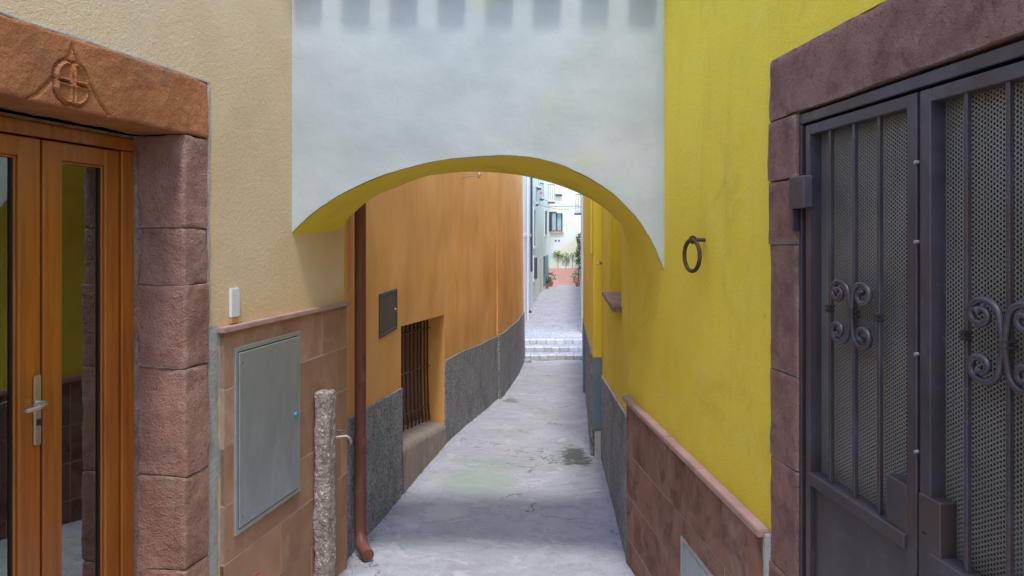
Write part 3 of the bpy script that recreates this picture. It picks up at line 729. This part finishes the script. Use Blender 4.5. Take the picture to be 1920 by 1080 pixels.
# dirt and weed line where walls meet the lane
# ------------------------------------------------------------------ the yellow wall past the arch, right
YN = Thing('neighbour_yellow_house', 'yellow house past the arch on the right, with deep window niche over grey pebbledash', 'house', R1, 0, 0, 0)
na, nb_ = R1.s_(1144), R1.s_(1165); zs = CZ - .62
q = MB().box(0, na, 0, .4, -1.8, HT).box(nb_, R1.L, 0, .4, -1.8, HT).box(na, nb_, 0, .4, -1.8, zs).box(na, nb_, 0, .4, CZ + 1.3, HT)
YN.part('wall', q, 'yellow')
YN.part('niche_back', MB().box(na - .1, nb_ + .1, .401, .46, zs - .1, CZ + 1.4), 'yellow')
YN.part('window_sill', MB().prism([(na - .10, zs + .001), (nb_ + .06, zs + .001), (nb_ + .06, zs + .042), (na - .10, zs + .042)], -.075, .38), 'mauve2', bevel=.004)
def plt_r(y): return CZ - 1.30 - (y - 5.2) * .108
A_ = lambda x: R1.w(x).y
pts = [(R1.L - .02, -1.8), (0, -1.8)]
for i in range(21):
    x = (R1.L - .02) * i / 20; pts.append((x, plt_r(A_(x)) + .012 * noise.noise(Vector((x * 4, 0, 0)))))
YN.part('pebbledash_base', MB().prism(pts[::-1], -.016, 0), 'dash')
YN.part('base_edge', MB().tube([(x, -.004, z + .004) for x, z in pts[2:]], .009, 5), 'palebase')
# step-out pilaster: painted grey blue at the foot, with a pale mortar block below it
w9 = lambda X, Yy: ((Vector((X, Yy)) - R1.A).dot(R1.u), (Vector((X, Yy)) - R1.A).dot(R1.n))
zp1 = CZ - (668 - HY) / F * 9.16; zp0 = CZ - (803 - HY) / F * 9.16
world_wall('wall', [(2.50, 26.45), (1.56, 15.7), (.995, 9.18)], 'yellow', lambda y: -3.2, lambda y: HT, thing=YN, fr=R1)
q = MB(); q.add(MB().box(-.012, .12, -.112, .001, zp1, HT).v, MB().box(0, 1, 0, 1, 0, 1).f)
YN.part('pilaster', q, 'yellow', bevel=.006)
YN.part('pilaster_foot', MB().box(-.014, .1205, -.114, .001, zp0, zp1 - .0005), 'greyblue', bevel=.006)
YN.part('pilaster_block', MB().rough(-.012, .121, -.09, .001, ground(9.2) - .05, zp0, .03, .01, .006, 91), 'palebase')
YN.part('chimney_box', MB().box(-.35, -.03 + .17, -.145, -.1145, CZ - .235, HT), 'yellow', bevel=.006)
world_wall('pebbledash_base', [(2.50, 26.4), (1.555, 15.7), (.985, 9.175)], 'dash', lambda y: -3.2, lambda y: CZ - 1.48 - (y - 9.2) * .085, push=.02, toppush=.012, nz=4, thing=YN, fr=R1)
pt_ = on_left(1126, 494, 8.95)
q = MB().tube([pt_ + Vector((.06, 0, 0)), pt_, pt_ - Vector((.03, 0, 0)), pt_ - Vector((.045, 0, .02))], .008, 6).tube([pt_ + Vector((0, 0, .02)), pt_ - Vector((0, 0, .015))], .013, 6)
o = build('wall_tap', q, 'brass', off=tuple(pt_)); o.location = pt_
tag(o, 'small brass tap sticking out of the yellow wall beyond the window niche', 'tap')
# a plastic pipe running down the far yellow wall
px_, py_ = 1.60 - .03, 16.2
q = MB().tube([(px_, py_, -.35), (px_, py_, -1.62)], .035, 10)
o = build('thin_drainpipe', q, 'greyblue', off=(px_, py_, -1.62)); o.location = (px_, py_, -1.62)
tag(o, 'short thin blue grey pipe on the far end of the yellow wall', 'drainpipe')

# ------------------------------------------------------------------ the arch
fpx = [(547, 438), (560, 424), (585, 401), (620, 376), (660, 354), (700, 336), (750, 319), (800, 306), (860, 297), (930, 292), (985, 294), (1030, 303), (1070, 317), (1110, 337), (1145, 360), (1175, 388), (1200, 418), (1222, 452), (1238, 488), (1247, 512)]
bpx = [(645, 437), (648, 414), (664, 399), (688, 378), (716, 362), (747, 350), (775, 339), (803, 330), (832, 326), (870, 323), (910, 322.5), (945, 324), (978, 328.5), (1023, 340), (1062, 352), (1097, 367), (1129, 387), (1152, 408), (1168, 432), (1184, 475)]
YF, YB = 4.46, 5.2
fc = [Vector(((x - HX) / F * YF, YF, CZ + (HY - y) / F * YF)) for x, y in fpx]
bc = [Vector(((x - HX) / F * YB, YB, CZ + (HY - y) / F * YB)) for x, y in bpx]
bc[-1].x = .845; bc[-1].z = CZ - .28
def cat(P_, m_=5):
    out = []
    for i in range(len(P_) - 1):
        p0, p1, p2, p3 = P_[max(i - 1, 0)], P_[i], P_[i + 1], P_[min(i + 2, len(P_) - 1)]
        for k in range(m_):
            t = k / m_
            out.append(.5 * ((2 * p1) + (p2 - p0) * t + (2 * p0 - 5 * p1 + 4 * p2 - p3) * t * t + (3 * p1 - p0 - 3 * p2 + p3) * t ** 3))
    out.append(P_[-1]); return out
fc, bc = cat(fc), cat(bc)
for i, p in enumerate(fc):
    wv = .004 * noise.noise(Vector((i * .17, 0, 5))) + .003 * noise.noise(Vector((i * .6, 0, 9))); p.z += wv; p.x += wv * .5
AR = Thing('archway', 'white plastered wall bridging the lane over a low yellow-lined arch', 'archway', None, 0, YF, CZ - .3)
n = len(fc); ZT = CZ + 2.0
q = MB(); nzr = 1
vs = []
for p in fc: vs += [(p.x, p.y, p.z + .004), (p.x, p.y + .004, p.z), (p.x, YF, ZT), (p.x, YF + .05, ZT), (p.x, YF + .05, p.z)]
fs = []
for i in range(n - 1):
    a, b = i * 5, (i + 1) * 5
    fs += [(a, b, b + 2, a + 2), (a + 1, b + 1, b, a), (a + 2, b + 2, b + 3, a + 3), (a + 4, b + 4, b + 1, a + 1)]
q.add(vs, fs); AR.part('front_wall', q, 'white')
q = MB(); vs = []
m_ = 8
for i in range(n):
    for k in range(m_ + 1):
        p = fc[i].lerp(bc[i], k / m_); pz = p.z - .002
        vs.append((p.x, p.y + (.003 if k == 0 else 0), pz + .008 * noise.noise(Vector((p.x * 3, p.y * 3, 1)))))
    vs.append((bc[i].x, YB, ZT))
w_ = m_ + 2
fs = [(i * w_ + k, i * w_ + k + 1, (i + 1) * w_ + k + 1, (i + 1) * w_ + k) for i in range(n - 1) for k in range(m_ + 1)]
q.add(vs, fs); q.smooth = True
AR.part('vault', q, 'yellow')
0 and AR.part('top_slab', MB().box(-1.9, 1.4, YF + .051, YB + .3, ZT - .25, ZT), 'white')
# beam ends above the arch, just out of the top of the view
for k in range(8):
    X0 = (552 + 89.6 * k - HX) / F * YF + .004
    AR.part('beam_end', MB().box(X0, X0 + .166, YF - .125, YF + .02, CZ + 1.505, CZ + 1.95), 'joist', bevel=.004)

# ------------------------------------------------------------------ fittings on the near walls
ux0, ux1 = L.s_(430), L.s_(553); uz0, uz1 = CZ - 1.54, CZ - .578
U = Thing('utility_cabinet', 'large galvanised steel cabinet door with blue lock on the left wall', 'utility cabinet', L, ux0, -.02, uz0)
e = .024
U.part('frame', MB().box(ux0, ux0 + e, -.036, -.02, uz0, uz1).box(ux1 - e, ux1, -.036, -.02, uz0, uz1).box(ux0 + e + .0005, ux1 - e - .0005, -.036, -.02, uz1 - e, uz1).box(ux0 + e + .0005, ux1 - e - .0005, -.036, -.02, uz0, uz0 + e), 'steel_fr', bevel=.002)
U.part('back', MB().box(ux0 + .01, ux1 - .01, -.026, -.022, uz0 + .01, uz1 - .01), 'seal')
U.part('door', MB().box(ux0 + e + .006, ux1 - e - .006, -.040, -.027, uz0 + e + .006, uz1 - e - .006), 'steel', bevel=.0025)
lzz = L.z_(L.s_(546), 775); lxx = ux1 - .07
U.part('lock', MB().tube([(lxx, -.052, lzz), (lxx, -.038, lzz)], [.013, .016], 14), 'bluelock')
for ax, az in ((ux0 + .055, uz1 - .085), (ux0 + .055, uz0 + .085)):
    for d_ in (0,):
        U.part('rivet', MB().tube([(ax, -.043, az), (ax, -.038, az)], [.004, .006], 8), 'darkbox')
dx0, dx1 = L.s_(428), L.s_(447); dz1 = L.z_(dx0, 541)
DB = Thing('doorbell', 'white plastic doorbell box above the pink coping on the left wall', 'doorbell', L, dx0, 0, CZ - .462)
DB.part('cover', MB().box(dx0 + .004, dx1 - .010, -.016, 0, CZ - .425, dz1), 'plastic', bevel=.004, seg=2)
DB.part('base', MB().box(dx0 + .008, dx1 - .014, -.012, 0, CZ - .455, CZ - .4265), 'tan', bevel=.002)
# granite bollard
gx, gz0 = L.s_(606, -.06), ground(4.8)
G = Thing('granite_post', 'rough hewn granite post with a tap, standing against the left cladding', 'stone post', L, gx, -.09, gz0)
G.part('post', MB().rough(gx - .080, gx + .045, -.130, -.026, gz0 - .05, CZ - .985, .009, .022, .0095, 55, chip=.35), 'granite')
tz = L.z_(gx, 822); tx = gx + .05
q = MB().tube([(tx - .03, -.10, tz), (tx + .01, -.14, tz), (tx + .03, -.18, tz + .002), (tx + .035, -.205, tz - .012), (tx + .035, -.212, tz - .045)], [.011, .012, .012, .011, .012], 8)
q.tube([(tx + .01, -.14, tz), (tx + .01, -.14, tz + .038)], .007, 6).tube([(tx + .01, -.115, tz + .040), (tx + .01, -.165, tz + .042)], .006, 6)
G.part('tap', q, 'brass')
# iron ring
rx, rz2 = RW.xz(1322, 450)
IR = Thing('iron_ring', 'old iron tethering ring hanging from an eye bolt on the yellow wall', 'iron ring', RW, rx, 0, rz2)
IR.part('eye_bolt', MB().tube([(rx, .01, rz2), (rx, -.03, rz2), (rx - .004, -.048, rz2 + .002)], [.010, .009, .010], 8).torus((rx - .006, -.062, rz2 + .002), (0, 1, 0), (0, 0, 1), .016, .006, 16, 6), 'ring')
IR.part('ring', MB().torus((rx - .006, -.066, rz2 - .078), (.98, .17, 0), (0, 0, 1), .079, .0105, 36, 8), 'ring')
# low steel hatch, right
hx0, hz1 = RW.xz(1287, 1004); hx1 = hx0 + .66; hz0 = hz1 - .45
H = Thing('low_hatch', 'low grey steel hatch in the brown cladding at the bottom right', 'hatch', RW, hx0, -.02, hz0)
H.part('frame', MB().box(hx0, hx0 + .022, -.034, -.02, hz0, hz1).box(hx1 - .022, hx1, -.034, -.02, hz0, hz1).box(hx0 + .0225, hx1 - .0225, -.034, -.02, hz1 - .022, hz1).box(hx0 + .0225, hx1 - .0225, -.034, -.02, hz0, hz0 + .022), 'steel_fr', bevel=.002)
H.part('door', MB().box(hx0 + .026, hx1 - .026, -.032, -.021, hz0 + .026, hz1 - .026), 'steel', bevel=.002)
# pink scribble low on the cladding
s0x, s0z = L.xz(470, 1079)
q = MB().tube([(s0x + .03 * math.cos(a * .35) * (1 + .03 * a), -.0262, s0z - .01 + .022 * math.sin(a * .35)) for a in range(0, 24)], .0022, 4)
T.part('scribble', q, 'paint_pink')

# ------------------------------------------------------------------ unseen house added behind the camera to block low sky, also for reflections
BH = Thing('rear_sky_blocker', 'unseen pale plastered house added behind the viewer to block low sky light', 'house', None, -.3, -6.2, 0)
BH.part('wall', MB().box(-3.2, 2.4, -6.6, -6.2, -1, CZ + 3.6), 'cream')

# ------------------------------------------------------------------ far street
def fpt(px, yy): return (px - HX) / F * yy
def fz(py, yy): return CZ + (HY - py) / F * yy
FT = CZ + 7.5
FT = CZ + 5.0
def row_house(name, label, pts, mt, top=FT):
    fr_ = Frame(pts[0], pts[1])
    t_ = Thing(name, label, 'house', fr_, 0, 0, STREET); t_.fr = fr_
    t_.part('wall', MB().box(0, fr_.L, 0, 5, STREET - .2, top), mt)
    return t_
# blue-grey house, left, first
h1 = row_house('blue_grey_house', 'pale blue grey house just beyond the lane on the left', [(.36, 29.4), (fpt(997, 42.8), 42.8)], 'f_grey', CZ + 3.3)
fr_ = h1.fr
h1.part('drainpipe', MB().tube([(fr_.s_(987), -.06, STREET), (fr_.s_(987), -.06, FT)], .05, 8), 'f_grey')
h1.part('drainpipe', MB().tube([(fr_.s_(994.5), -.06, STREET + 2), (fr_.s_(994.5), -.06, FT)], .06, 8), 'darkbox')
h1.part('string_course', MB().box(0, fr_.L, -.05, 0, CZ - .1, CZ + .02), 'f_white')
h2 = row_house('pale_green_house', 'pale green house with balconies on the left of the far street', [(fpt(998, 43.2), 43.2), (fpt(1014, 51.5), 51.5)], 'f_green')
fr2 = h2.fr
h2b = row_house('mint_house', 'narrow pale green house with the teal door at the far left corner', [(fpt(1014.5, 51.7), 51.7), (fpt(1029.5, 58.6), 58.6)], 'f_green')
fr3 = h2b.fr
def opening(t_, fr_, px0, px1, py0, py1, mt, nm='window', depth=.02, frame=True):
    x0, x1 = sorted((fr_.s_(px0), fr_.s_(px1))); z1, z0 = fr_.z_(x0, py0), fr_.z_((x0 + x1) / 2, py1)
    if frame: 
        o_ = t_.part(nm, MB().box(x0 - .12, x0, -.06, .0, z0 - .12, z1 + .12).box(x1, x1 + .12, -.06, 0, z0 - .12, z1 + .12).box(x0 + .001, x1 - .001, -.06, 0, z1, z1 + .12).box(x0 + .001, x1 - .001, -.08, 0, z0 - .12, z0), 'f_white')
        t_.part('pane', MB().box(x0, x1, -.012, -.004, z0, z1), mt, o_)
    else: o_ = t_.part(nm, MB().box(x0, x1, -.03, -.002, z0, z1), mt)
    return x0, x1, z0, z1, o_
opening(h2, fr2, 1000, 1003.2, 393, 462, 'f_dark')
x0, x1, z0, z1, o_ = opening(h2, fr2, 999.5, 1003.5, 484, 523, 'f_brown')
for i in range(4): h2.part('bar', MB().box(x0 + (x1 - x0) * (i + .5) / 4 - .03, x0 + (x1 - x0) * (i + .5) / 4 + .03, -.14, -.10, z0, z1), 'f_iron', o_)
opening(h2b, fr3, 1020.5, 1025, 395, 440, 'f_dark')
h2.part('salmon_corner', MB().box(fr2.L - .5, fr2.L + .003, -.015, 0, STREET, STREET + 2.4), 'f_pink')
x0, x1, z0, z1, o_ = opening(h2b, fr3, 1018.5, 1027.5, 481, 534, 'teal', 'door', frame=False)
h2b.part('door_gap', MB().box(x0 + .1, x0 + .9, -.034, -.031, z0 + .9, z1), 'f_dark', o_)
h2b.part('salmon_base', MB().box(x1 + .05, fr3.L, -.015, 0, STREET, fr3.z_(fr3.L - .3, 500)), 'f_pink')
# salmon standpipe
sp_ = Thing('salmon_post', 'salmon pink pipe against the blue grey house with dark foot', 'drainpipe', None, fpt(987, 38.5), 38.5, STREET)
sx_ = sp_.off[0]
sp_.part('pipe', MB().tube([(sx_, 38.5, STREET + .25), (sx_, 38.5, fz(472, 38.5))], .10, 10), 'redpipe')
sp_.part('bend', MB().tube([(sx_, 38.5, fz(472, 38.5)), (sx_ - .05, 38.6, fz(468, 38.5)), (sx_ - .25, 38.8, fz(469, 38.5))], .10, 8), 'redpipe')
sp_.part('foot', MB().tube([(sx_, 38.5, STREET + .26), (sx_ + .05, 38.4, STREET + .1), (sx_ + .18, 38.2, STREET + .02)], .11, 8), 'f_iron')
# far facing house
FY = 59.2
ff = Frame((fpt(1029, FY), FY), (fpt(1029, FY) + 14, FY))
fh = Thing('cream_far_house', 'cream house with salmon base facing down the end of the street', 'house', ff, 0, 0, STREET)
fh.part('wall', MB().box(0, 14, 0, 6, STREET - .2, FT + .5), 'f_cream')
fh.part('salmon_base', MB().box(.0, 14, -.05, 0, STREET, fz(503, FY)), 'f_pink')
x0, x1 = ff.s_(1033), ff.s_(1054.5); z1, z0 = fz(397, FY), fz(434, FY); zm = (x0 + x1) / 2
wf = fh.part('window', MB().box(x0, x0 + .09, -.08, .0, z0, z1).box(x1 - .09, x1, -.08, .0, z0, z1).box(x0 + .091, x1 - .091, -.08, 0, z1 - .1, z1).box(x0 + .091, x1 - .091, -.08, 0, z0, z0 + .07).box(zm - .05, zm + .05, -.08, 0, z0 + .071, z1 - .101), 'f_brown')
fh.part('pane', MB().box(x0 + .091, zm - .051, -.03, -.005, z0 + .071, z1 - .101), 'f_shut', wf)
fh.part('pane', MB().box(zm + .051, x1 - .091, -.03, -.005, z0 + .071, z1 - .101), 'f_shut', wf)
fh.part('shutter', MB().box(x0 - .28, x0 - .01, -.09, -.04, z0, z1), 'f_dark', wf)
fh.part('sill', MB().box(x0 - .1, x1 + .1, -.16, 0, z0 - .1, z0 - .001), 'f_pink', wf)
fh.part('awning', MB().prism([(zm - .05, z1 - .12), (x1 + .02, z1 - .12), (x1 - .1, z1 + .08), (zm + .1, z1 + .08)], -.25, -.09), 'f_white', wf)
fh.part('string_course', MB().box(0, 14, -.04, 0, fz(385, FY) - .05, fz(385, FY) + .04), 'f_white')
for px in (1042, 1048): fh.part('vent', MB().box(ff.s_(px) - .06, ff.s_(px) + .06, -.03, 0, fz(451, FY) - .08, fz(451, FY) + .06), 'f_dark')
x0, x1 = ff.s_(1043), ff.s_(1052); wf = fh.part('window', MB().box(x0, x1, -.1, 0, fz(364, FY), fz(345, FY)), 'f_white')
fh.part('sill', MB().box(x0 - .08, x1 + .08, -.2, 0, fz(364.5, FY) - .12, fz(364.5, FY)), 'darkbox', wf)
# white house edge on the right of the street
h5 = row_house('white_house', 'white house edge on the right side of the far street', [(fpt(1089, 56), 56), (fpt(1092.5, 30), 30)], 'f_white', CZ + 3.5)
h5.part('lower_wall', MB().box(.02, h5.fr.L, -.03, 0, STREET, STREET + .6), 'f_white')
# balconies
def balcony(label, px0, px1, pyf, yy, h=1.0, mt='f_iron', dpt=.8, flow=False):
    X0, X1 = fpt(px0, yy), fpt(px1, yy); zf_ = fz(pyf, yy)
    t_ = Thing('balcony', label, 'balcony', None, X0, yy, zf_, group='balconies over the far street')
    t_.part('slab', MB().box(X0, X1, yy - dpt / 2, yy + dpt / 2, zf_, zf_ + .12), 'f_white')
    t_.part('slab_edge', MB().box(X0 - .02, X1 + .02, yy - dpt / 2 - .03, yy + dpt / 2 + .03, zf_ - .1, zf_ - .001), mt)
    t_.part('handrail', MB().box(X0, X1, yy - dpt / 2, yy - dpt / 2 + .04, zf_ + h, zf_ + h + .05).box(X1 - .04, X1, yy - dpt / 2 + .041, yy + dpt / 2, zf_ + h, zf_ + h + .05), mt)
    n_ = max(4, int((X1 - X0) / .13))
    for i in range(n_ + 1):
        xx = X0 + (X1 - X0) * i / n_
        t_.part('baluster', MB().box(xx - .012, xx + .012, yy - dpt / 2 + .005, yy - dpt / 2 + .03, zf_ + .121, zf_ + h), mt)
    if flow: t_.part('flower_box', MB().box(X0 + .05, X1 - .1, yy - dpt / 2 - .16, yy - dpt / 2 - .01, zf_ + .3, zf_ + .46), 'flower')
    return t_
balcony('lowest left balcony with dark slab on the pale green house', 995, 1008.5, 383, 46.5)
balcony('short balcony right of the lowest one, with pink flower box', 1009, 1018.5, 373, 50.5, flow=True)
balcony('high balcony with dark underside, upper left of the far street', 993, 1014, 352.5, 47.5, h=1.2)
balcony('balcony on the mint house nearest the far cream facade', 1024, 1039.5, 379, 57.6, h=1.3)
balcony('small railed balcony on the right over the street', 1078, 1090, 400, 53.0, h=1.3)
# plants
def leaf_cloud(mb_, c, rx, ry, rz_, n_, s_, rr):
    for _ in range(n_):
        u_ = rr.uniform(-1, 1), rr.uniform(-1, 1), rr.uniform(-1, 1)
        if sum(a * a for a in u_) > 1: continue
        p = Vector((c[0] + u_[0] * rx, c[1] + u_[1] * ry, c[2] + u_[2] * rz_))
        d1 = Vector((rr.uniform(-1, 1), rr.uniform(-1, 1), rr.uniform(-1, 1))).normalized() * s_ * rr.uniform(.6, 1.3)
        d2 = d1.orthogonal().normalized() * s_ * .4
        mb_.add([p - d1, p + d2, p + d1, p - d2], [(0, 1, 2, 3)])
rr = random.Random(3)
def pot_plant(label, px, py, r_, h_, yy, lm, spread, group='potted plants by the teal door'):
    X = fpt(px, yy)
    t_ = Thing('potted_plant', label, 'potted plant', None, X, yy, STREET, group=group)
    t_.part('pot', MB().lathe((X, yy, STREET), ((r_ * .65, 0), (r_ * .95, h_ * .85), (r_ * 1.1, h_ * .86), (r_ * 1.1, h_), (r_ * .9, h_)), 12), 'terracotta')
    lm_ = MB(); leaf_cloud(lm_, (X, yy, STREET + h_ + spread * .8), spread, spread, spread, 160, .11, rr)
    t_.part('foliage', lm_, lm, fix=False)
    t_.part('stem', MB().tube([(X, yy, STREET + h_ * .8), (X + .03, yy, STREET + h_ + spread)], .02, 5), 'bark')
pot_plant('terracotta pot with low green plant in front of the teal door', 1024.5, 540, .22, .38, 55.5, 'leaf', .26)
pot_plant('smaller terracotta pot with bushier plant right of the other pot', 1032.5, 530, .20, .34, 57.6, 'leaf', .42)
pot_plant('tall green potted bush at the right foot of the far facade', 1083.5, 530, .22, .34, 57.5, 'leaf', .55, group='plants at the end of the street')
cl = Thing('climbing_vine', 'dark green climber on the right below the small balcony', 'vine', None, fpt(1085.5, 58.6), 58.6, STREET)
lm_ = MB()
for k in range(10): leaf_cloud(lm_, (fpt(1085.5, 58.6) + rr.uniform(-.1, .1), 58.6, fz(442 + k * 5.5, 58.6)), .22 + .012 * k, .2, .2, 70, .11, rr)
cl.part('foliage', lm_, 'leaf', fix=False)
cl.part('stem', MB().tube([(fpt(1085.5, 58.6), 58.7, STREET), (fpt(1086, 58.6), 58.7, fz(450, 58.6))], .03, 5), 'bark')
for lab, px, w2, py, hh, nn in (('trailing yellow green creeper on the left of the far cream wall', 1046, .42, 477, .34, 130), ('upright yellow green creeper in the middle of the far cream wall', 1061, .36, 484, .5, 110), ('thin yellow green creeper sprig right of the middle one', 1073, .25, 478, .22, 40)):
    X = fpt(px, FY - .12)
    t_ = Thing('wall_creeper', lab, 'creeper', None, X, FY - .12, fz(503, FY), group='creepers on the far cream wall')
    lm_ = MB(); leaf_cloud(lm_, (X, FY - .12, fz(py, FY)), w2, .08, hh, nn, .10, rr)
    t_.part('foliage', lm_, 'leaf2', fix=False)
    t_.part('stem', MB().tube([(X, FY - .1, fz(503, FY)), (X + .05, FY - .1, fz(py, FY))], .018, 5), 'bark')
# wall lantern on the right
lx_, ly_ = fpt(1087, 50), 50.0; lz_ = fz(509, 50)
LN = Thing('wall_lantern', 'black wall lantern on the right side of the far street', 'lantern', None, lx_, ly_, lz_)
LN.part('cage', MB().box(lx_ - .12, lx_ + .12, ly_ - .12, ly_ + .12, lz_ - .2, lz_ - .16).box(lx_ - .12, lx_ - .09, ly_ - .12, ly_ - .09, lz_ - .16, lz_ + .14).box(lx_ + .09, lx_ + .12, ly_ - .12, ly_ - .09, lz_ - .16, lz_ + .14).box(lx_ - .14, lx_ + .14, ly_ - .14, ly_ + .14, lz_ + .14, lz_ + .18), 'f_iron')
LN.part('cap', MB().lathe((lx_, ly_, lz_ + .18), ((.16, 0), (.06, .14), (.02, .2)), 8), 'f_iron')
LN.part('arm', MB().tube([(lx_, ly_, lz_ + .36), (lx_ + .15, ly_, lz_ + .42), (lx_ + .3, ly_, lz_ + .3)], .025, 5), 'f_iron')
# small debris at the end of the lane
o = build('rubble', MB().rough(fpt(979, 25.5), fpt(996, 25.5), 25.3, 25.7, ground(25.5) - .02, ground(25.5) + .10, .05, .05, .02, 88), 'mortar', off=(fpt(987, 25.5), 25.5, ground(25.5)))
o.location = (fpt(987, 25.5), 25.5, ground(25.5)); tag(o, 'small grey heap of mortar at the foot of the orange corner', 'rubble')

# loose grit and dirt gathered where the walls meet the lane
rg = random.Random(11); q = MB()
for _ in range(900):
    yy = 4.3 + 14 * rg.random() ** 1.5
    if rg.random() < .7: xx = (-1.16 if yy < 6 else -1.16 + (yy - 6) * .064 if yy < 10 else -.9 + (yy - 10) * .119) + .03 + abs(rg.gauss(0, .05))
    else: xx = (.84 + (yy - 5.3) * .068 if yy < 9.1 else 1.0 + (yy - 9.16) * .087) - .04 - abs(rg.gauss(0, .05))
    if rg.random() < .12: xx = rg.uniform(-.8, .7) + .06 * (yy - 5)
    sz = rg.uniform(.003, .010); zz = ground(yy) + .008
    c = Vector((xx, yy, zz)); vs = [c + Vector((rg.uniform(.5, 1) * a, rg.uniform(.5, 1) * b, rg.uniform(.4, .8) * d)) * sz for a, b, d in ((1, 0, 0), (-1, 0, 0), (0, 1, 0), (0, -1, 0), (0, 0, 1), (0, 0, -1))]
    q.add(vs, [(0, 2, 4), (2, 1, 4), (1, 3, 4), (3, 0, 4), (2, 0, 5), (1, 2, 5), (3, 1, 5), (0, 3, 5)])
o = build('grit', q, 'mortar', fix=False, kind='stuff'); tag(o, 'small stones and grit scattered along the edges of the lane', 'grit')

# overhead cables between the far houses
for k, (p0, z0_, y0_, p1, z1_, y1_, lab) in enumerate(((985, 372, 44, 1090, 389, 50, 'thin cable sagging low across the far street'), (990, 360, 48, 1089, 383, 57, 'thin cable crossing the far street under the balconies'))):
    a = Vector((fpt(p0, y0_), y0_, fz(z0_, y0_))); b = Vector((fpt(p1, y1_), y1_, fz(z1_, y1_)))
    o = build('cable', MB().tube([a.lerp(b, t / 12) - Vector((0, 0, .35 * math.sin(math.pi * t / 12))) for t in range(13)], .012, 5), 'f_iron', off=tuple(a)); o.location = a
    tag(o, lab, 'cable')
